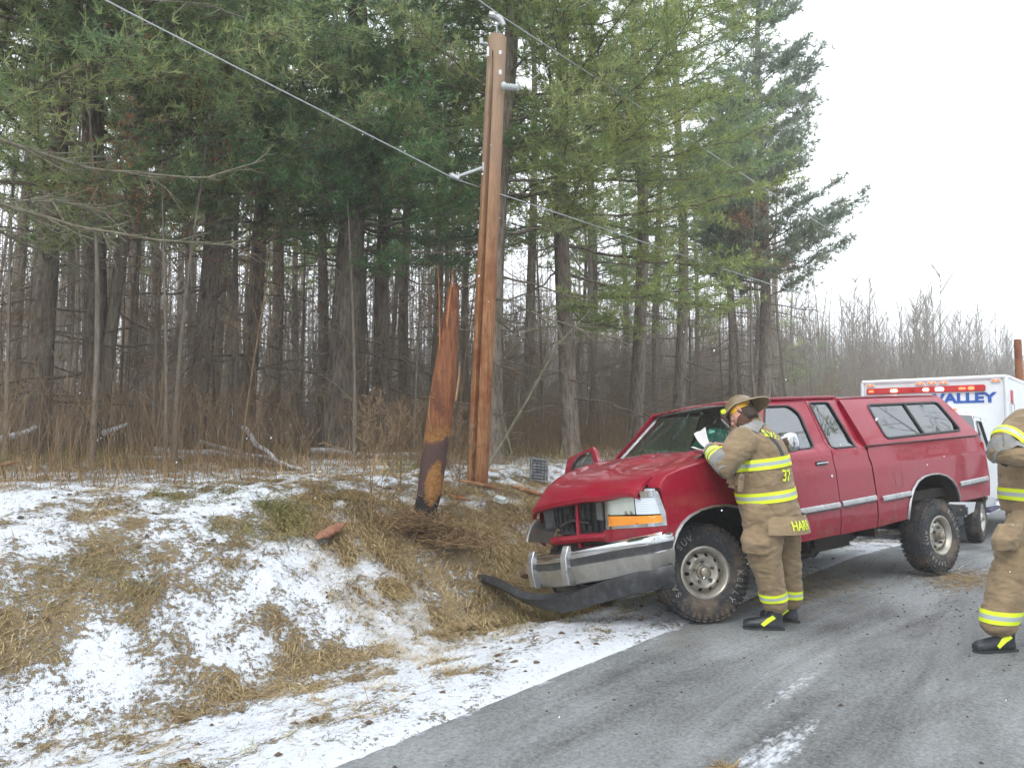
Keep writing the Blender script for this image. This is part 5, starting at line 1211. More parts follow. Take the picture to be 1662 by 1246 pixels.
# wheels
def text_mesh(txt, size, ext=.0, bold=.0):
    cu = bpy.data.curves.new('lettering', 'FONT'); cu.body = txt; cu.size = size; cu.extrude = ext; cu.offset = bold; cu.align_x = 'CENTER'; cu.align_y = 'CENTER'
    o = bpy.data.objects.new('lettering', cu); COL.objects.link(o); bpy.context.view_layer.update()
    me = bpy.data.meshes.new_from_object(o.evaluated_get(bpy.context.evaluated_depsgraph_get())); bpy.data.objects.remove(o); return me
def make_wheel(Rt=.40, wdt=.255, Rr=.205, letters=True, name='wheel', nh=10):
    root = empty(name)
    h = wdt / 2
    prof = [(h - .025, Rr - .01), (h - .008, Rr + .012), (h + .006, Rr + .06), (h + .004, Rt - .10), (h - .012, Rt - .045), (h - .035, Rt - .014), (h - .06, Rt - .004), (0, Rt), (-h + .06, Rt - .004), (-h + .035, Rt - .014), (-h + .012, Rt - .045), (-h - .004, Rt - .1), (-h, Rr + .05), (-h + .02, Rr)]
    ty_ = MB(); ty_.lathe(prof, 72)
    n_ = 44                                      # tread lugs
    for k in range(n_):
        for yy, ph, w_, l_ in ((h - .045, 0, .055, .036), (h - .105, .5, .04, .034), (0, .2, .04, .034), (-h + .105, .7, .04, .034), (-h + .045, .5, .055, .036)):
            a_ = (k + ph) * 2 * PI / n_; r_ = Rt - (.010 if abs(yy) > h - .06 else .001); 
            c = Vector((math.cos(a_) * r_, yy, math.sin(a_) * r_)); ty_.box(c, (.012, w_, l_), rot=(0, -a_, 0))
    for k in range(n_):
        a_ = k * 2 * PI / n_; c = Vector((math.cos(a_) * (Rt - .048), h - .008, math.sin(a_) * (Rt - .048))); ty_.box(c, (.04, .006, .024), rot=(0, -a_, 0))
    t = ty_.build('tyre', TYR, root, angle=30)
    if letters:
        off = simple('worn_white_letters', (.36, .36, .34), .7, var=.3, dirt=.75, dcol=(.12, .10, .08), dscale=14)
        mb = MB()
        def arc(txt, a_mid, size, rr):
            n = len(txt); stp = size * .80 / rr
            for i, ch in enumerate(txt):
                if ch == ' ': continue
                me = text_mesh(ch, size, .0015, size * .012); a_ = a_mid - (i - (n - 1) / 2) * stp
                ra = Vector((math.cos(a_), 0, math.sin(a_))); tg = Vector((math.sin(a_), 0, -math.cos(a_)))
                V = [ra * (rr + v.co.y) + tg * v.co.x + Vector((0, h + .0065 + v.co.z, 0)) for v in me.vertices]; mb.add(V, [list(p.vertices) for p in me.polygons]); bpy.data.meshes.remove(me)
        return_arc = arc
        # seen from outside (looking along -y) x runs to the left, so mirror the tangent
        def arc2(txt, a_mid, size, rr):
            n = len(txt); stp = size * .80 / rr
            for i, ch in enumerate(txt):
                if ch == ' ': continue
                me = text_mesh(ch, size, .0015, size * .012); a_ = a_mid + (i - (n - 1) / 2) * stp
                ra = Vector((math.cos(a_), 0, math.sin(a_))); tg = Vector((-math.sin(a_), 0, math.cos(a_)))
                V = [ra * (rr + v.co.y) + tg * v.co.x + Vector((0, h + .0065 + v.co.z, 0)) for v in me.vertices]; mb.add(V, [list(p.vertices) for p in me.polygons]); bpy.data.meshes.remove(me)
        arc2('SAFARI SUV', math.radians(20), .072, .298); arc2('KELLY', math.radians(208), .072, .298)
        mb.build('lettering', off, root, smooth=False, fix=False)
    rim = MB(); rim.lathe([(h - .045, Rr - .035), (h - .015, Rr - .022), (h - .004, Rr - .006), (h - .008, Rr + .008), (h - .03, Rr + .012)], 64)
    rim.lathe([(h - .045, Rr - .035), (h - .10, Rr - .04), (-h + .02, Rr - .015)], 48)
    dish = lambda r: h - .052 - .030 * max(0, (r - .115) / .055) ** 2 * (r > .115) + .018 * math.exp(-((r - .12) / .02) ** 2)
    hol = [[(math.cos(a_) * .143 + math.cos(b) * .0155, math.sin(a_) * .143 + math.sin(b) * .0155) for b in [2 * PI * j / 12 for j in range(12)]] for a_ in [2 * PI * i / nh for i in range(nh)]]
    panel([(math.cos(a_) * (Rr - .035), math.sin(a_) * (Rr - .035)) for a_ in [2 * PI * i / 64 for i in range(64)]], hol, lambda u, v: (u, dish(math.hypot(u, v)), v), .02, mb=rim, bstep=.02)
    ro = rim.build('rim', ALLOY, root, angle=40)
    bk = MB(); bk.lathe([(h - .075, .001), (h - .078, Rr - .04), (h - .12, Rr - .04)], 32); bk.build('brake_backing', HOLE, root)
    hb_ = MB(); hb_.lathe([(h - .055, .062), (h - .03, .058), (h - .028, .045), (h + .012, .043), (h + .02, .032), (h + .022, .001)], 28); hb_.build('hub', simple('worn_hub', (.34, .31, .26), .4, .6, dirt=.5), root)
    lgm = simple('dark_lug', (.10, .09, .085), .4, .6)
    for i in range(5):
        lg = MB(); a_ = 2 * PI * i / 5 + .3; lg.tube([(math.cos(a_) * .083, h - .055, math.sin(a_) * .083), (math.cos(a_) * .083, h - .022, math.sin(a_) * .083)], .0125, 6)
        lg.build('lug_nut', lgm, root)
    return root
def wheel_copy(w):
    r = w.copy(); COL.objects.link(r)
    for ch in w.children: c = ch.copy(); COL.objects.link(c); c.parent = r
    return r
w0 = make_wheel(); w0.parent = truck; w0.location = (0.02, .745, .395); w0.rotation_euler = (math.radians(3), 0, math.radians(-24)); tag(w0, 'muddy front wheel turned outward')
w1 = wheel_copy(w0); w1.parent = truck; w1.location = (-3.555, .82, .275); w1.rotation_euler = (math.radians(-2), 1.0, math.radians(-4)); tag(w1, 'hanging rear wheel')
for p_ in ((0, -.78, .32), (-3.50, -.80, .33)):
    w2 = wheel_copy(w0); w2.parent = truck; w2.location = p_; w2.rotation_euler = (0, 0, PI - (.42 if p_[0] == 0 else 0))
    if 'label' in w2: del w2['label']

# ------------------------------------------------------------------ ambulance (local: x forward, y left)
m = N('white_ambulance_paint'); m.set(Base_Color=m.mix(m.ramp(m.noise(3, 7, .7), [(.5, 0), (.8, .5)]), (.72, .75, .78), (.50, .52, .53)), Roughness=.35, Coat_Weight=.6); WHITE = m.m
def flat(name, col, rough=.4, em=0):
    m = N(name); m.set(Base_Color=col, Roughness=rough)
    if em: m.b.inputs['Emission Color'].default_value = (*col, 1); m.b.inputs['Emission Strength'].default_value = em
    return m.m
BLUE = flat('blue_vinyl', (.02, .09, .38)); PURP = flat('blue_stripe', (.12, .14, .5)); REDV = flat('red_vinyl', (.55, .02, .06))
LRED = flat('red_lamp_lens', (.50, .012, .012), .15); LON = flat('lit_red_lamp', (1, .16, .06), .2, 1.6); LHOT = flat('lit_bright_lamp', (1, .42, .25), .2, 5); LWH = flat('lit_white_lamp', (1, .82, .85), .2, 9); AMB = flat('amber_marker', (.85, .16, .03), .2, .7)
ag = -.20; Cf = Vector((7.72, 13.62, ag)); hA = math.atan2(-.754, -.657)
amb = empty('ambulance', Cf, (0, 0, hA)); tag(amb, 'white boxy ambulance with red lights flashing, parked on the road behind the red pickup', 'ambulance')
HB = 2.76; WB = 1.20
mb = MB(); mb.box((-2.1, 0, .55 + (HB - .55) / 2), (4.2, 2 * WB, HB - .55), bev=.05); box_ = mb.build('box_body', WHITE, amb, angle=50)
mb = MB(); 
for y in (-WB + .03, WB - .03): mb.tube([(.012, y, .6), (.012, y, HB - .05)], .035, 8)
mb.tube([(.012, -WB + .03, HB - .04), (.012, WB - .03, HB - .04)], .035, 8); mb.tube([(.0, WB - .02, HB - .045), (-4.2, WB - .02, HB - .045)], .04, 8); mb.build('corner_trim', WHITE, box_)
# light bar across the front: local +y is the right end in the picture
lb = empty('light_bar', (0, 0, 0)); lb.parent = amb
zl = HB - .225; mb = MB(); mb.box((.03, -.11, zl), (.07, 1.96, .115), bev=.015); mb.build('housing', LRED, lb)
cells = [(-.92, .26, LON), (-.62, .20, LHOT), (-.34, .2, LRED), (-.06 - .0, .16, LHOT), (.20, .26, LWH), (.46, .2, LRED), (.62, .2, LON), (.84, .06, LRED), (.40 + .0, .1, LRED)]
for y, w_, mt in [(-1.0, .16, LON), (-.60, .20, LHOT), (-.28, .12, LRED), (-.06, .17, LHOT), (.16, .22, LWH), (.52, .20, LON), (.68, .06, LON), (.90, .0, LON)]:
    if not w_: continue
    yy = y - .0; mb = MB(); mb.box((.062, yy, zl), (.03, w_ * .62, .06), bev=.012); mb.build('lamp', mt, lb)
for y, w_, mt in ((.66, .16, LON),): MB().box((.064, y, zl), (.03, w_ * .62, .06), bev=.012).build('lamp', mt, lb)
for y in (-1.02, -.16, .03, .22, 1.03):
    mb = MB(); mb.box((.015, y, HB - .105), (.05, .15, .06), bev=.012, mi=0); mk = mb.build('marker_light', WHITE, amb); mb = MB()
    for d_ in (-.035, .035): mb.box((.045, y + d_, HB - .105), (.02, .055, .038), bev=.008)
    mb.build('lens', AMB, mk)
def sign(txt, size, mat, parent, loc, rot, name='lettering', sx=1.0, bold=.012):
    me = text_mesh(txt, size, .004, size * bold); me.name = name; me.materials.clear(); me.materials.append(mat)
    o = bpy.data.objects.new(name, me); COL.objects.link(o); o.parent = parent; o.location = loc; o.rotation_euler = rot; o.scale = (sx, 1, 1); return o
sign('VALLEY', .235, BLUE, amb, (.008, .53, HB - .405), (PI / 2, 0, PI / 2), sx=1.22, bold=.045)
# side markings on its left flank
sign('M', .36, REDV, amb, (-.40, WB + .006, HB - .42), (PI / 2, 0, PI), sx=.9, bold=.05)
mb = MB(); mb.box((-1.35, WB + .004, HB - .85), (.9, .008, .26)); mb.build('blue_panel', PURP, amb)
mb = MB(); mb.box((-2.4, WB + .004, 1.45), (3.4, .008, .10)); mb.box((-2.4, WB + .004, 1.30), (3.4, .008, .05)); mb.build('side_stripe', PURP, amb)
mb = MB(); mb.box((-.38, WB + .006, 1.95), (.36, .014, .60), bev=.006); cd_ = mb.build('compartment_door', WHITE, amb)
mb = MB(); fr_ = [(-.21, WB + .015, 2.26), (-.21, WB + .015, 1.64), (-.55, WB + .015, 1.64), (-.55, WB + .015, 2.26), (-.21, WB + .015, 2.26)]; mb.tube(fr_, .006, 4); mb.box((-.27, WB + .02, 1.95), (.04, .02, .12)); mb.build('door_seam', CHROMED, cd_)
# cab
CW = .98
def ycab(z): return float(np.interp(z, [.5, .75, 1.15, 1.35, 2.0, 2.1], [.95, CW, CW, .96, .80, .70]))
arch = [(1.42 + .44 * math.cos(a_), .42 + .46 * math.sin(a_)) for a_ in [math.radians(12 + 156 * i / 12) for i in range(13)]]
cs = [(.0, .48), (.0, 2.02), (.10, 2.09), (.62, 2.09), (.80, 2.03), (1.32, 1.38), (2.25, 1.18), (2.38, 1.05), (2.42, .70), (2.40, .48)] + arch
cw = smooth_poly([(.30, 1.38), (.30, 1.93), (.72, 1.93), (1.10, 1.40)], .05)
for sg in (1, -1):
    pnl = panel(cs, [cw], lambda x, z: (x, sg * ycab(z) * (1 - .08 * max(0, x - 1.4)), z), .09, flip=sg > 0).build('cab_side', WHITE, amb, solid=.01)
    panel(cw, [], lambda x, z: (x, sg * (ycab(z) - .01), z), .2, flip=sg > 0).build('window', GLASSD, pnl)
    mb = MB(); w3 = [(x, sg * (ycab(z) + .002), z) for x, z in cw]; mb.tube(w3 + [w3[0]], .014, 6, cap=False); mb.build('window_seal', RUB, pnl)
    if sg > 0:
        mb = MB(); so = [(.20, .52), (.20, 2.0), (.74, 2.02), (1.20, 1.38), (1.20, .95)]; mb.tube([(x, ycab(z) + .002, z) for x, z in so], .005, 4, cap=False); mb.box((.32, CW + .012, 1.24), (.13, .03, .035), bev=.008); mb.build('door_seam', RUB, pnl)
    mb = MB(); mb.box((1.02, sg * 1.16, 1.48), (.06, .16, .30), bev=.02); mb.tube([(1.05, sg * .95, 1.42), (1.03, sg * 1.1, 1.44)], .018, 6); mb.build('side_mirror', BLK, amb)
rows = [[(x, y * ycab(z) * (1 - .08 * max(0, x - 1.4)), z + .05 * (1 - y * y) * (z > 1.1)) for y in np.linspace(-1, 1, 9)] for x, z in ((.0, 2.02), (.10, 2.09), (.62, 2.09), (.80, 2.03))]; MB().grid(rows).build('cab_roof', WHITE, amb, solid=.02)
rows = [[(x + .10 * (1 - y * y), y * ycab(z), z) for y in np.linspace(-1, 1, 9)] for x, z in ((.80, 2.03), (1.06, 1.70), (1.32, 1.38))]; MB().grid(rows).build('windshield', GLASSD, amb)
rows = [[(x + .08 * (1 - y * y), y * ycab(z) * (1 - .08 * max(0, x - 1.4)), z + .04 * (1 - y * y)) for y in np.linspace(-1, 1, 9)] for x, z in ((1.32, 1.38), (1.8, 1.29), (2.25, 1.18), (2.38, 1.05), (2.42, .70), (2.40, .48))]; MB().grid(rows).build('engine_cover', WHITE, amb, solid=.02)
mb = MB(); mb.box((2.50, 0, .90), (.05, 1.2, .26), bev=.01); mb.build('grille', BLK, amb)
mb = MB(); mb.box((2.52, 0, .58), (.14, 1.9, .18), bev=.03); mb.build('front_bumper', CHROME, amb)
for y in (-.74, .74): mb = MB(); mb.box((2.44, y, .92), (.08, .30, .22), bev=.02); mb.build('headlight', flat('clear_headlamp', (.6, .62, .62), .15), amb)
mb = MB(); mb.box((.55, 0, 2.13), (.16, .05, .03)); 
for y in (-.5, 0, .5): mb = MB(); mb.box((.66, y, 2.14), (.10, .06, .035), bev=.01); mb.build('roof_marker', AMB, amb)
mb = MB(); mb.box((.6, 0, .50), (1.6, 1.7, .18)); mb.box((-2.1, 0, .50), (4.0, 1.4, .16)); mb.box((.7, 0, 1.0), (.9, 1.6, .6)); mb.build('chassis', UND, amb)
mb = MB(); mb.box((.55, CW - .01, .46), (1.0, .10, .05), bev=.01); mb.build('running_board', simple('dark_blue_running_board', (.06, .05, .12), .5), amb)
wa = make_wheel(.385, .22, .21, False, 'wheel', 8); wa.parent = amb; wa.location = (1.42, .86, .385)
mb = MB(); mb.lathe([(.075, .20), (.085, .17), (.06, .12), (.10, .06), (.115, .001)], 24); mb.build('hub_cap', simple('polished_hub_cap', (.8, .8, .82), .12, 1.0, bump=.8, bs=26, bd=.03), wa)
for p_ in ((1.42, -.86, .385), (-2.6, .95, .385), (-2.6, -.95, .385)):
    w2 = wheel_copy(wa); w2.parent = amb; w2.location = p_; w2.rotation_euler = (0, 0, 0 if p_[1] > 0 else PI)

# ------------------------------------------------------------------ people
def fabric(name, c1, c2, rough=.9, folds=1.0, dirt=.5, dc=(.07, .055, .04)):
    m = N(name); c = m.mix(m.ramp(m.noise(5, 6, .65), [(.35, 0), (.65, 1)]), c1, c2); c = m.mix(m.ramp(m.noise(3.3, 7, .7), [(.52, 0), (.78, dirt)]), c, dc)
    m.set(Base_Color=c, Roughness=rough, Specular_IOR_Level=.2, Sheen_Weight=.15)
    w_ = m.noise(8, 2, .45, m.mapping((1, 1, 1.9)), .6); m.bump(m.math('ADD', m.math('MULTIPLY', w_, folds), m.math('MULTIPLY', m.noise(420, 2), .05)), .7, .03); return m.m
TAN = fabric('tan_turnout_cloth', (.21, .15, .088), (.31, .23, .14)); GREYP = fabric('grey_leather_patch', (.20, .20, .19), (.30, .30, .285), folds=.5)
YEL = flat('fluorescent_yellow_trim', (.72, .86, .03), .6); SIL = flat('silver_reflective_trim', (.40, .46, .45), .4); BOOT = simple('black_rubber_boot', (.018, .022, .028), .45, var=.4, dirt=.4, dcol=(.10, .10, .11))
SKIN = simple('ruddy_skin', (.52, .26, .19), .5, var=.12, bump=.1); HAIR = simple('dark_brown_hair', (.05, .03, .02), .7, var=.5, bump=.8, bs=120, bd=.01); HELM = simple('scuffed_tan_helmet', (.20, .145, .075), .4, coat=.3, var=.25, dirt=.4, dcol=(.12, .09, .06))
OCH = fabric('ochre_helmet_liner', (.62, .34, .03), (.74, .44, .05), dirt=.2); PAPER = flat('white_paper', (.80, .80, .80), .8)

def blob(name, mb, mat, parent, voxel=.012, smooth=4, fold=.006, fs=9.0, seed=0):
    me = bpy.data.meshes.new(name + '_src'); me.from_pydata([tuple(v) for v in mb.v], [], mb.f); bm = bmesh.new(); bm.from_mesh(me); bmesh.ops.recalc_face_normals(bm, faces=bm.faces[:]); bm.to_mesh(me); bm.free()
    o = link(name, me); r = o.modifiers.new('r', 'REMESH'); r.mode = 'VOXEL'; r.voxel_size = voxel
    s_ = o.modifiers.new('s', 'SMOOTH'); s_.iterations = smooth; s_.factor = .5
    bpy.context.view_layer.update(); m2 = bpy.data.meshes.new_from_object(o.evaluated_get(bpy.context.evaluated_depsgraph_get())); bpy.data.objects.remove(o); bpy.data.meshes.remove(me)
    if fold:
        nn = [v.normal.copy() for v in m2.vertices]
        for v, n_ in zip(m2.vertices, nn):
            q = Vector((v.co.x, v.co.y, v.co.z * 1.8)) * fs + Vector((seed, 0, 0)); a_ = noise.noise(q + Vector((noise.noise(q * .6) * 2.0,) * 3)); v.co += n_ * fold * ((1 - abs(a_) * 3.2) + .8 * noise.noise(q * .45))
    m2.name = name; m2.materials.clear(); m2.materials.append(mat); m2.shade_smooth(); return link(name, m2, parent)
def caps(mb, P, R, n=14, flat=1.0):
    P = [Vector(p) for p in P]; d0 = (P[0] - P[1]).normalized(); d1 = (P[-1] - P[-2]).normalized()
    Q = [P[0] + d0 * R[0] * .8, P[0] + d0 * R[0] * .5] + P + [P[-1] + d1 * R[-1] * .5, P[-1] + d1 * R[-1] * .8]; RR = [R[0] * .45, R[0] * .85] + list(R) + [R[-1] * .85, R[-1] * .45]
    return mb.tube(Q, RR, n, flat=flat)
def bvh_of(o):
    me = o.data; return BVHTree.FromPolygons([v.co.copy() for v in me.vertices], [list(p.vertices) for p in me.polygons])
def band(name, bvh, c, axis, xv, rows, mats, parent, reach=.5, arc=(0, 2 * PI), n=56, off=.004):
    """wrap strips around a limb: rows = offsets along axis, one material per strip"""
    c = Vector(c); axis = Vector(axis).normalized(); x = Vector(xv); x = (x - axis * x.dot(axis)).normalized(); y = axis.cross(x); G = []
    full = abs(arc[1] - arc[0] - 2 * PI) < 1e-3
    for i in range(n + 1):
        q = arc[0] + (arc[1] - arc[0]) * i / n; d = x * math.cos(q) + y * math.sin(q); col = []
        for r_ in rows:
            o_ = c + axis * r_ + d * reach; h = bvh.ray_cast(o_, -d, reach); col.append((h[0] + d * off) if h[0] else (G[-1][len(col)] if G else c + axis * r_ + d * reach * .5))
        G.append(col)
    for j in range(len(rows)):
        R_s = [(G[i][j] - c - axis * rows[j]).length for i in range(n + 1)]; R_m = [max(R_s[max(0, i - 2):i + 3]) for i in range(n + 1)]; R_m = [sum(R_m[max(0, i - 2):i + 3]) / len(R_m[max(0, i - 2):i + 3]) for i in range(n + 1)]
        for i in range(n + 1):
            v = G[i][j] - c - axis * rows[j]
            if abs(R_m[i] - R_s[i]) < .03: G[i][j] = c + axis * rows[j] + v.normalized() * max(R_m[i], R_s[i])
    mb = MB(); V = [p for r_ in G for p in r_]; k = len(rows); F = []; M = []
    for i in range(n):
        for j in range(k - 1): F.append((i * k + j, (i + 1) * k + j, (i + 1) * k + j + 1, i * k + j + 1)); M.append(j % 2 if len(mats) == 2 else j)
    mb.v = [tuple(v) for v in V]; mb.f = F; mb.m = M; return mb.build(name, mats, parent, angle=60, solid=.002)
TR3 = [-.038, -.013, .013, .038]
def trim(name, bvh, c, axis, xv, parent, w_=1.0, **k): return band(name, bvh, c, axis, xv, [r_ * w_ for r_ in TR3], [YEL, SIL, YEL], parent, **k)
def decal(txt, size, bvh, c, right, up, parent, mat, bold=.03, sx=1.0, name='lettering'):
    me = text_mesh(txt, size, 0, size * bold); bm = bmesh.new(); bm.from_mesh(me); bmesh.ops.triangulate(bm, faces=bm.faces[:])
    xs_ = [v.co.x for v in bm.verts]; g_ = .008
    for k_ in range(int(min(xs_) / g_) - 1, int(max(xs_) / g_) + 2): bmesh.ops.bisect_plane(bm, geom=bm.verts[:] + bm.edges[:] + bm.faces[:], plane_co=(k_ * g_, 0, 0), plane_no=(1, 0, 0))
    for k_ in range(-int(size / g_) - 1, int(size / g_) + 2): bmesh.ops.bisect_plane(bm, geom=bm.verts[:] + bm.edges[:] + bm.faces[:], plane_co=(0, k_ * g_, 0), plane_no=(0, 1, 0))
    r_ = Vector(right).normalized(); u_ = Vector(up); u_ = (u_ - r_ * u_.dot(r_)).normalized(); n_ = r_.cross(u_); c = Vector(c)
    h0 = bvh.ray_cast(c + n_ * .3, -n_, .8)
    if h0[0]:
        ns = Vector((0, 0, 0))
        for dx_ in (-1, 0, 1):
            for dy_ in (-1, 0, 1):
                hh = bvh.ray_cast(c + n_ * .3 + r_ * dx_ * size * .6 + u_ * dy_ * size * .4, -n_, .8)
                if hh[0]: ns += hh[1] if hh[1].dot(n_) > 0 else -hh[1]
        c = h0[0]; ns = ns - u_ * ns.dot(u_); n_ = ns.normalized(); r_ = u_.cross(n_)
    lift_ = .009
    for v in bm.verts:
        p = c + r_ * v.co.x * sx + u_ * v.co.y + n_ * .25; h = bvh.ray_cast(p, -n_, .6); v.co = (h[0] if h[0] else p - n_ * .25) + n_ * lift_
    bm.to_mesh(me); bm.free(); me.materials.clear(); me.materials.append(mat); me.name = name; return link(name, me, parent)

def head(parent, c, fwd, up, beard=True, neck=None):
    """face, ears, hair: c = skull centre"""
    f = Vector(fwd).normalized(); u = Vector(up); u = (u - f * u.dot(f)).normalized(); l = u.cross(f)          # l = the person's left
    T = lambda a_, b_, d_: Vector(c) + f * a_ + l * b_ + u * d_
    mb = MB(); rings = []
    for z_, rx, ry, oy in ((-.125, .030, .026, .045), (-.112, .050, .042, .035), (-.085, .068, .058, .022), (-.05, .080, .068, .012), (-.01, .090, .074, .004), (.03, .097, .078, -.002), (.07, .090, .072, -.006), (.10, .066, .053, -.008), (.118, .03, .025, -.008)):
        rings.append((T(oy, 0, z_), f * rx, l * ry))
    mb.loft(rings, 20)
    caps(mb, [T(-.02, 0, -.05), Vector(neck)], [.058, .066])
    caps(mb, [T(.090, 0, .000), T(.108, 0, -.030)], [.011, .017]); mb.tube([T(.075, -.03, .012), T(.092, 0, .016), T(.075, .03, .012)], [.012, .014, .012], 8)      # nose, brow
    mb.tube([T(.078, -.022, -.068), T(.092, 0, -.066), T(.078, .022, -.068)], [.008, .011, .008], 8)
    for s_ in (-1, 1): caps(mb, [T(-.012, s_ * .078, -.020), T(-.006, s_ * .084, .022)], [.012, .018], 10, .6)
    sk = blob('head', mb, SKIN, parent, .006, 2, 0)
    mb = MB(); 
    for s_ in (-1, 1):
        bm = bmesh.new(); bmesh.ops.create_uvsphere(bm, u_segments=10, v_segments=8, radius=.011); mb.add([T(.080, s_ * .031, -.004) + v.co for v in bm.verts], [[v.index for v in q.verts] for q in bm.faces]); bm.free()
    mb.build('eyes', flat('eye_white', (.6, .58, .55), .2), sk)
    mb = MB(); rings = []
    for z_, rx, ry, oy in ((-.10, .05, .062, -.045), (-.05, .075, .078, -.035), (0, .088, .082, -.022), (.04, .10, .083, -.012), (.08, .095, .078, -.01), (.115, .05, .042, -.01)): rings.append((T(oy, 0, z_), f * rx, l * ry))
    mb.loft(rings, 20); hr = blob('hair', mb, HAIR, parent, .008, 2, .003, 60)
    if beard:
        mb = MB(); rings = [(T(.05, 0, -.142), f * .035, l * .035), (T(.036, 0, -.125), f * .058, l * .054), (T(.026, 0, -.095), f * .073, l * .066), (T(.018, 0, -.068), f * .074, l * .071), (T(.0, 0, -.04), f * .075, l * .0765)]
        mb.loft(rings, 18); blob('beard', mb, simple('reddish_brown_beard', (.10, .045, .025), .8, var=.4, bump=.8, bs=150, bd=.008), parent, .007, 1, .003, 60)
    return T, f, l, u

def helmet(parent, T, f, l, u):
    mb = MB(); A = []; k = 28; m_ = 9
    # dome with ridges
    for i in range(m_):
        ph = i / (m_ - 1) * PI / 2; row = []
        for j in range(k):
            q = 2 * PI * j / k; r_ = math.cos(ph); rid = 1 + .03 * abs(math.cos(4 * q)) * math.sin(2 * ph); row.append(T(-.012 + .125 * r_ * math.cos(q) * rid, .105 * r_ * math.sin(q) * rid, math.sin(ph) * rid * .125 + .045))
        A.append(row + [row[0]])
    mb.grid(A); hb = mb.build('helmet', HELM, parent, solid=.004)
    B = []
    for e in range(7):
        w_ = e / 6; row = []
        for j in range(k + 1):
            q = 2 * PI * j / k; back = max(0, -math.cos(q)); ext = .018 + .095 * back ** 1.3 + .018 * max(0, math.cos(q)); row.append(T(-.012 + (.120 + ext * w_) * math.cos(q), (.105 + (ext * .50 + .0) * w_) * math.sin(q), .045 - (.010 + .075 * back) * w_ ** 1.5 + .006 * (w_ > .95)))
        B.append(row)
    MB().grid(B, flip=True).build('brim', HELM, hb, solid=.005)
    MB().tube(B[-1], .005, 6, cap=False).build('brim_edge', simple('pale_brim_edge', (.34, .28, .19), .6), hb)
    mb = MB(); S = []
    for ph in (0, .5, 1): S.append([T(-.012 + (.104 - .010 * ph) * math.cos(q), (.092 - .006 * ph) * math.sin(q), .050 - .050 * ph - .015 * max(0, -math.cos(q)) * ph) for q in [2 * PI * j / 24 for j in range(25)]])
    mb.grid(S); mb.build('liner', OCH, hb, solid=.010)
    mb = MB(); mb.grid([[T(-.012 + r_ * math.cos(q), r_ * .88 * math.sin(q), z_) for q in [2 * PI * j / 24 for j in range(25)]] for r_, z_ in ((.120, .038), (.104, .048))]); mb.build('inner_band', BLK, hb, solid=.004)
    # front shield holder and flipped down face shield
    mb = MB(); mb.prism([(-.030, 0), (.030, 0), (.038, .06), (0, .10), (-.038, .06)], 0, .006); R_ = Matrix((l, f, u)).transposed().to_4x4(); R_.translation = T(.118, 0, .055); mb.v = [tuple(R_ @ Vector(v)) for v in mb.v]; mb.build('front_shield', simple('black_leather_shield', (.03, .03, .03), .6), hb)
    MB().box(T(.10, .052, .085), (.045, .045, .04), bev=.008).build('goggle_strap', YEL, hb)
    mb = MB(); G = [[T(.115 + .045 * math.cos(q) - .01 * w_, .135 * math.sin(q), .03 - .12 * w_) for q in np.linspace(-1.25, 1.25, 14)] for w_ in (0, .5, 1)]
    mb.grid(G); mb.build('face_shield', glassmat('scratched_visor', (.55, .62, .58), .10), hb, solid=.003)

def hand(parent, w, d, palm_n, curl=.7, size=1.0, name='hand'):
    """w wrist, d direction of the fingers, palm_n palm normal"""
    d = Vector(d).normalized(); n_ = Vector(palm_n); n_ = (n_ - d * n_.dot(d)).normalized(); s_ = d.cross(n_); mb = MB(); w = Vector(w)
    mb.loft([(w - d * .03, s_ * .024, n_ * .020), (w, s_ * .028, n_ * .019), (w + d * .04, s_ * .040, n_ * .016), (w + d * .085, s_ * .042, n_ * .014), (w + d * .098, s_ * .036, n_ * .009)], 14)
    for i, (o_, L) in enumerate(((-.031, .072), (-.011, .082), (.010, .077), (.030, .060))):
        p = w + d * .088 + s_ * o_; c_ = curl * (1 + .1 * i); P = [p]; a_ = .25 * c_
        for seg_ in (.42, .33, .25): a_ += c_ * .75; P.append(P[-1] + (d * math.cos(a_) + n_ * math.sin(a_)) * L * seg_)
        caps(mb, P, [.0095, .0088, .008, .007], 8)
    p = w + d * .02 - s_ * .028; caps(mb, [p, p - s_ * .022 + d * .028 + n_ * .012, p - s_ * .022 + d * .055 + n_ * .028, p - s_ * .010 + d * .075 + n_ * .038], [.014, .012, .010, .008], 8)
    return blob(name, mb, SKIN, parent, .0045, 2, 0)

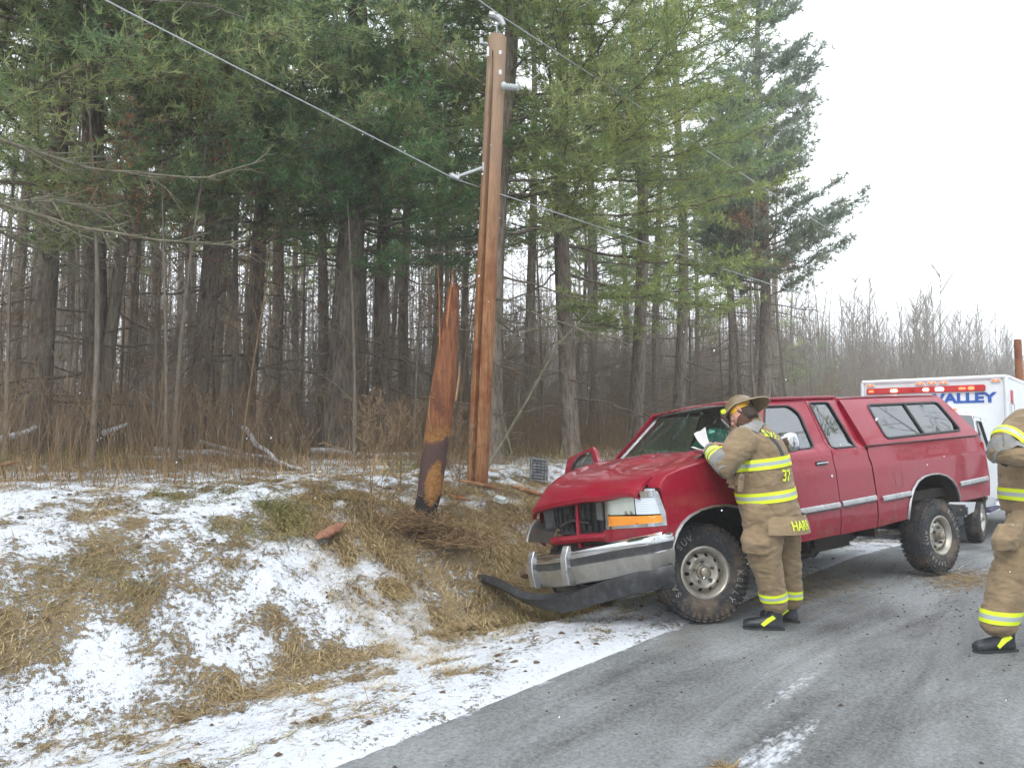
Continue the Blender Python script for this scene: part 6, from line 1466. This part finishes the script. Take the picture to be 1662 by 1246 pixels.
def boot(parent, heel, fwd, name='boot'):
    f = Vector(fwd); f.z = 0; f.normalize(); l = Vector((-f.y, f.x, 0)); h = Vector(heel); mb = MB()
    mb.loft([(h + f * -.035 + Vector((0, 0, .045)), l * .030, Vector((0, 0, .040))), (h + Vector((0, 0, .055)), l * .045, Vector((0, 0, .052))), (h + f * .08 + Vector((0, 0, .06)), l * .045, Vector((0, 0, .056))), (h + f * .16 + Vector((0, 0, .05)), l * .052, Vector((0, 0, .044))), (h + f * .22 + Vector((0, 0, .045)), l * .052, Vector((0, 0, .040))), (h + f * .262 + Vector((0, 0, .038)), l * .034, Vector((0, 0, .028)))], 16)
    caps(mb, [h + f * .025 + Vector((0, 0, .06)), h + f * .02 + Vector((0, 0, .26))], [.055, .068])
    b = blob(name, mb, BOOT, parent, .009, 2, .0015, 20)
    mb = MB(); pl = [(-.05, -.030), (.05, -.042), (.14, -.038), (.20, -.052), (.25, -.036), (.268, 0), (.25, .036), (.20, .052), (.14, .042), (.05, .042), (-.05, .030)]
    mb.prism(pl, 0, .022, ax='z'); mb.v = [tuple(h + f * v[0] + l * v[1] + Vector((0, 0, v[2]))) for v in mb.v]; mb.build('sole', simple('boot_sole', (.03, .03, .03), .8), b)
    bv = bvh_of(b)
    for a_ in ((-.02, .02), (.06, .10)):
        pass
    mb = MB()
    for s_ in (1, -1):
        G = []
        for i in range(6):
            w_ = i / 5; row = []
            for j in range(3):
                p = h + f * (.03 + .09 * w_ + (.012 * (j - 1))) + Vector((0, 0, .120 - .075 * w_ + .010 * (j - 1))); o_ = p + l * s_ * .2; hh = bv.ray_cast(o_, -l * s_, .3); row.append((hh[0] if hh[0] else p) + l * s_ * .003)
            G.append(row)
        MB().grid(G).build('yellow_flash', YEL, b, solid=.002)
    return b

# --- firefighter leaning on the fender, writing (seen from behind his left shoulder)
ffo = wp(1245, 990, 6.02); ffo.z = -.04
ff = empty('person', ffo); tag(ff, 'firefighter in tan turnout gear numbered 37, bent over papers on the hood', 'person')
R_ = lambda px, py, Y: wp(px, py, Y) - ffo
FW = Vector((-.86, .50, 0)).normalized(); LF = Vector((-FW.y * -1 * -1, FW.x, 0)); LF = Vector((-FW.y, FW.x, 0))
UP = Vector((0, 0, 1))
# trousers
mb = MB()
hipL, hipR = R_(1234, 842, 5.93), R_(1268, 842, 6.17)
footL, footR = R_(1256, 975, 5.98), R_(1284, 968, 6.22)
caps(mb, [hipL + Vector((0, 0, .05)), R_(1240, 872, 5.93), R_(1240, 905, 5.94), R_(1250, 940, 5.96), R_(1258, 978, 5.99)], [.150, .150, .128, .108, .100], 18)
caps(mb, [hipR + Vector((0, 0, .05)), R_(1272, 872, 6.15), R_(1276, 905, 6.18), R_(1281, 940, 6.2), R_(1284, 972, 6.22)], [.140, .135, .115, .100, .090], 18)
mb.loft([((hipL + hipR) / 2 + Vector((0, 0, -.06)), LF * .22, FW * .16), ((hipL + hipR) / 2 + Vector((0, 0, .06)), LF * .25, FW * .19), ((hipL + hipR) / 2 + Vector((0, 0, .2)), LF * .24, FW * .19)], 20)
# cargo pocket bulge
mb.loft([(R_(1226, 862, 5.86), FW * .10, LF * .05), (R_(1226, 880, 5.84), FW * .12, LF * .07), (R_(1228, 898, 5.85), FW * .10, LF * .06)], 14)
tr = blob('trousers', mb, TAN, ff, .012, 4, .006, 6.5, 3); bv = bvh_of(tr)
trim('reflective_cuff_stripe', bv, R_(1255, 966, 5.98), R_(1255, 966, 5.98) - R_(1252, 945, 5.97), FW, tr, reach=.16, w_=.85)
trim('reflective_cuff_stripe', bv, R_(1284, 963, 6.215), (-.0, .0, 1), FW, tr, reach=.12, w_=.85)
# jacket: torso, leaning slightly forward, plus arms
mb = MB()
tor = [((1251, 840), .262, .235), ((1249, 824), .262, .240), ((1243, 805), .262, .242), ((1238, 775), .262, .238), ((1234, 745), .262, .232), ((1229, 722), .262, .225), ((1224, 704), .235, .200), ((1219, 692), .16, .15), ((1216, 683), .10, .10)]
rings = []
TC = []
for (px, py), rx, ry in tor: c = R_(px, py, 6.05); TC.append(c); rings.append((c, LF * rx, (FW + UP * .12) * ry))
mb.loft(rings, 30)
shL = R_(1206, 716, 5.87); elL = R_(1176, 757, 5.84); wrL = R_(1155, 731, 6.08)
caps(mb, [shL, shL.lerp(elL, .5) + Vector((.0, -.01, .01)), elL, elL.lerp(wrL, .55), wrL], [.125, .108, .098, .080, .062], 18)
shR = R_(1222, 708, 6.26); elR = R_(1180, 748, 6.46); wrR = R_(1160, 728, 6.42)
caps(mb, [shR, elR, wrR], [.115, .09, .062], 16)
jk = blob('jacket', mb, TAN, ff, .011, 5, .0045, 6.0, 11); bv = bvh_of(jk)
ax_ = (TC[4] - TC[2])
trim('reflective_chest_stripe', bv, R_(1234, 750, 6.05), ax_, LF, jk, reach=.36, w_=1.1, arc=(-2.2, 2.7), n=64)
trim('reflective_hem_stripe', bv, R_(1243, 802, 6.05), ax_, LF, jk, reach=.36, w_=1.1, arc=(-2.2, 2.7), n=64)
# forearm patches and cuff stripes
fa = (wrL - elL); 
band('elbow_patch', bv, elL + fa * .08, fa, UP, [-.085, -.03, .03, .075], [GREYP, GREYP, GREYP], jk, reach=.125, n=36)
trim('reflective_sleeve_stripe', bv, elL + fa * .72, fa, UP, jk, reach=.11, w_=.85, n=36)
band('cuff', bv, wrL + fa * .02, fa, UP, [-.03, 0, .03], [GREYP, GREYP], jk, reach=.10, n=30)
band('sleeve_patch', bv, elL + fa * .46, fa, UP, [-.03, -.012, .012, .03], [GREYP, YEL, GREYP], jk, reach=.12, n=20, arc=(-1.6, 1.2))
band('shoulder_patch', bv, shL + Vector((.01, .06, .0)), FW + UP * .3, UP, [-.11, -.05, .0, .05], [GREYP, GREYP, GREYP], jk, reach=.30, arc=(-.35, .75), n=16)
# seam, pocket, radio strap
mb = MB(); mb.box(R_(1203, 783, 5.80), (.03, .14, .15), rot=(0, .1, math.radians(-25)), bev=.012); mb.build('hip_pocket', TAN, jk)
mb = MB(); mb.box(R_(1192, 779, 5.92), (.10, .12, .13), rot=(.1, .2, .5), bev=.03); mb.build('front_pocket', TAN, jk)
def strap(pts, dirv, w_, mat, parent, name, off=.006):
    rows = []
    d_ = Vector(dirv).normalized(); P = [R_(*p) for p in pts]; P = crow(P, 5)
    for i, p in enumerate(P):
        t_ = (P[min(i + 1, len(P) - 1)] - P[max(i - 1, 0)]).normalized(); s_ = t_.cross(d_).normalized(); row = []
        for k_ in (-1, 0, 1): q = p + s_ * w_ * k_ + d_ * .35; h = bv.ray_cast(q, -d_, .7); row.append((h[0] if h[0] else q - d_ * .35) + d_ * off)
        rows.append(row)
    MB().grid(rows).build(name, mat, parent, solid=.004)
CAMD = Vector((-.33, -.94, .08))
STR = simple('dark_grey_strap', (.035, .042, .055), .6)
strap([(1217, 688, 5.9), (1232, 697, 5.88), (1250, 710, 5.86), (1262, 724, 5.86), (1271, 742, 5.86), (1274, 752, 5.86)], (-.15, -.9, .35), .014, STR, jk, 'radio_strap')
# collar
mb = MB(); cc = R_(1213, 688, 6.05); G = [[cc + FW * (.105 + .02 * w_) * math.cos(q) + LF * (.10 + .015 * w_) * math.sin(q) + (UP + FW * .35).normalized() * (w_ * .12 - .03) for q in [2 * PI * j / 26 for j in range(27)]] for w_ in (0, .5, 1)]
mb.grid(G); mb.build('collar', TAN, jk, solid=.012)
mb = MB(); G = [[cc + FW * .095 * math.cos(q) + LF * .088 * math.sin(q) + (UP + FW * .35).normalized() * (w_ * .135 - .02) for q in [2 * PI * j / 26 for j in range(27)]] for w_ in (0, .5, 1)]
mb.grid(G); mb.build('hood_collar', simple('dark_neck_hood', (.05, .055, .065), .9), jk, solid=.008)
# lettering on the back
bk_r = Vector((.80, -.55, 0)) ; 
decal('37', .125, bv, R_(1270, 772, 5.88), Vector((.93, .30, 0)), ax_, jk, YEL, .018, .85)
decal('S.V.F.', .07, bv, R_(1246, 706, 5.9), Vector((.90, .28, -.20)), ax_, jk, YEL, .018, 1.0)
mb = MB(); G = []
for j in range(14):
    q = math.radians(-8 - 118 * j / 13); q2 = math.radians(8 + 132 * j / 13)      # tail flap behind
    d_ = LF * math.cos(q2) * .275 - FW * math.sin(q2) * .255; G.append([TC[0] + d_ * 1.02 + Vector((0, 0, .04)), TC[0] + d_ * 1.12 + Vector((0, 0, -.03)), TC[0] + d_ * 1.17 + Vector((0, 0, -.10))])
mb.grid(G); mb.f = [q[::-1] for q in mb.f]; tf = mb.build('jacket_tail', TAN, jk)
bt = BVHTree.FromPolygons([v.co.copy() for v in tf.data.vertices], [list(p.vertices) for p in tf.data.polygons])
decal('HARR', .10, bt, R_(1282, 850, 5.93), Vector((.95, .30, 0)), UP, tf, YEL, .018, .80)
# head, helmet
hc = R_(1204, 672, 6.02)
T, f_, l_, u_ = head(ff, hc, Vector((-.80, .26, -.62)), Vector((-.22, .62, .75)), True, TC[-2]); helmet(ff, T, f_, l_, u_)
# hands
hand(ff, wrL + Vector((.0, .01, .02)), R_(1168, 716, 6.22) - wrL + Vector((0, .05, 0)), Vector((-.2, .5, -.8)), .75)
hand(ff, R_(1176, 722, 6.38), Vector((-.9, -.1, .1)), (0, 0, -1), .8)
boot(ff, R_(1262, 999, 5.98) * Vector((1, 1, 0)) if False else Vector((R_(1262, 990, 5.98).x, R_(1262, 990, 5.98).y, 0)), FW * .9 + Vector((-.3, -.15, 0)))
boot(ff, Vector((R_(1287, 985, 6.22).x, R_(1287, 985, 6.22).y, .0)), FW)
# papers, clipboard, pen
cb = wp(1152, 738, 6.3); o = MB().box((0, 0, 0), (.23, .30, .008), bev=.002).build('clipboard', simple('dark_clipboard', (.10, .06, .09), .5)); o.location = cb; o.rotation_euler = (.12, .22, .5); tag(o, 'dark clipboard lying on the hood under the papers', 'clipboard')
def sheet(loc, rot, lift, lab):
    rows = [[(-.105 + .21 * i / 8, -.14 + .28 * j / 10, lift * (max(0, j - 4) / 6) ** 2 * (.5 + i / 16) + .006 * math.sin(i)) for i in range(9)] for j in range(11)]
    o = MB().grid(rows).build('paper_sheet', PAPER, solid=.0012); o.location = loc; o.rotation_euler = rot; tag(o, lab, 'paper')
sheet(cb + Vector((.01, 0, .02)), (.12, .18, .55), .02, 'flat white sheet of paper lying on the clipboard')
sheet(cb + Vector((.0, .0, .045)), (.35, .1, 1.0), .16, 'upright curling white sheet of paper blown up before the firefighter')
p0 = wp(1157, 721, 6.2); mb = MB(); mb.tube([(0, 0, 0), (.03, .02, .10)], .005, 6); o = mb.build('pen', simple('dark_pen', (.05, .02, .06), .3)); o.location = p0; tag(o, 'dark pen held upright in the left hand', 'pen')

# --- second firefighter, cut by the right edge, facing left with his arm bent up
f2o = wp(1650, 1035, 5.30); f2o.z = 0.0
f2 = empty('person', f2o); tag(f2, 'firefighter in tan turnout gear cut off by the right edge, elbow bent', 'person')
R2 = lambda px, py, Y: wp(px, py, Y) - f2o
FW2 = Vector((-.93, -.36, 0)).normalized(); LF2 = Vector((-FW2.y, FW2.x, 0))
mb = MB()
caps(mb, [R2(1690, 828, 5.36), R2(1670, 868, 5.32), R2(1650, 905, 5.30), R2(1634, 955, 5.29), R2(1620, 1010, 5.30)], [.165, .160, .135, .125, .118], 18)
caps(mb, [R2(1690, 828, 5.50), R2(1700, 890, 5.55), R2(1706, 950, 5.65), R2(1708, 990, 5.75)], [.155, .14, .12, .11], 18)
mb.loft([(R2(1688, 850, 5.4), LF2 * .2, FW2 * .17), (R2(1688, 820, 5.4), LF2 * .24, FW2 * .19), (R2(1688, 790, 5.4), LF2 * .23, FW2 * .19)], 20)
mb.loft([(R2(1640, 850, 5.20), FW2 * .10, LF2 * .05), (R2(1634, 872, 5.18), FW2 * .12, LF2 * .07), (R2(1630, 892, 5.19), FW2 * .10, LF2 * .06)], 14)
tr = blob('trousers', mb, TAN, f2, .012, 4, .006, 6.5, 23); bv = bvh_of(tr)
trim('reflective_cuff_stripe', bv, R2(1621, 998, 5.295), (0, 0, 1), FW2, tr, reach=.18, w_=1.15)
mb = MB(); rings = []; TC2 = []
for (px, py), rx, ry in [((1690, 830), .25, .235), ((1688, 805), .26, .24), ((1687, 770), .26, .235), ((1686, 735), .26, .23), ((1684, 700), .26, .22), ((1684, 680), .22, .19), ((1686, 664), .13, .12)]: c = R2(px, py, 5.40); TC2.append(c); rings.append((c, LF2 * rx, FW2 * ry))
mb.loft(rings, 28)
s2, e2, w2_ = R2(1664, 700, 5.22), R2(1627, 735, 5.16), R2(1680, 742, 5.02)
caps(mb, [s2, s2.lerp(e2, .55) + Vector((-.02, 0, .02)), e2, e2.lerp(w2_, .5), w2_], [.125, .118, .098, .080, .06], 18)
s3, e3, w3_ = R2(1690, 690, 5.62), R2(1660, 740, 5.75), R2(1690, 740, 5.3)
caps(mb, [s3, e3, w3_], [.115, .09, .06], 16)
jk = blob('jacket', mb, TAN, f2, .011, 5, .0045, 6.0, 31); bv = bvh_of(jk)
ax2 = TC2[3] - TC2[1]
trim('reflective_hem_stripe', bv, R2(1688, 802, 5.40), ax2, LF2, jk, reach=.36, w_=1.1)
trim('reflective_chest_stripe', bv, R2(1687, 747, 5.40), ax2, LF2, jk, reach=.30, w_=1.1, arc=(-1.5, 1.5), n=50)
ua = e2 - s2; band('elbow_patch', bv, e2 + ua * .02, (w2_ - s2), UP, [-.05, 0, .05], [GREYP, GREYP], jk, reach=.15, n=36)
trim('reflective_sleeve_stripe', bv, s2 + ua * .62, ua, UP, jk, reach=.15, w_=.8, n=36)
T, f_, l_, u_ = head(f2, R2(1718, 628, 5.36), FW2 + Vector((0, 0, -.3)), UP + FW2 * .1, False, TC2[-2]); helmet(f2, T, f_, l_, u_)
hand(f2, w2_, Vector((.6, .1, .1)), (0, .4, -.8), .7)
boot(f2, Vector((R2(1637, 1040, 5.28).x, R2(1637, 1040, 5.28).y, 0)), Vector((-.95, -.12, 0)))
boot(f2, Vector((R2(1712, 1000, 5.78).x, R2(1712, 1000, 5.78).y, 0)), FW2)

# --- falling snow
rng = np.random.default_rng(12); mb = MB()
for _ in range(110):
    Y = rng.uniform(2.5, 10); p = Vector((rng.uniform(-.75, .75) * Y, Y, rng.uniform(.3, 1.5 + .55 * Y))); r_ = rng.uniform(.0018, .0038)
    d = Vector((.5, .1, 1)).normalized() * r_ * rng.uniform(1, 2.2); mb.tube([p - d, p - d * .4, p + d * .4, p + d], [r_ * .3, r_, r_, r_ * .3], 6)
tag(mb.build('snowflakes', flat('snowflake', (.85, .88, .92), .8), fix=False), 'scattered snowflakes falling through the air', 'snow', kind='stuff')

# thin snowy air over the whole place
cu_ = MB().box((40, 110, 12.3), (560, 700, 40)).build('haze', None or bpy.data.materials.new('snowy_air'), smooth=False)
hm = cu_.data.materials[0]; hm.use_nodes = True; hn = hm.node_tree; hn.nodes.remove(hn.nodes['Principled BSDF'])
pv = hn.nodes.new('ShaderNodeVolumePrincipled'); pv.inputs['Color'].default_value = (.93, .95, .97, 1); pv.inputs['Density'].default_value = .0032; pv.inputs['Anisotropy'].default_value = 0.0
hn.links.new(pv.outputs[0], hn.nodes['Material Output'].inputs['Volume']); tag(cu_, 'thin pale haze of falling snow', 'haze', kind='stuff')
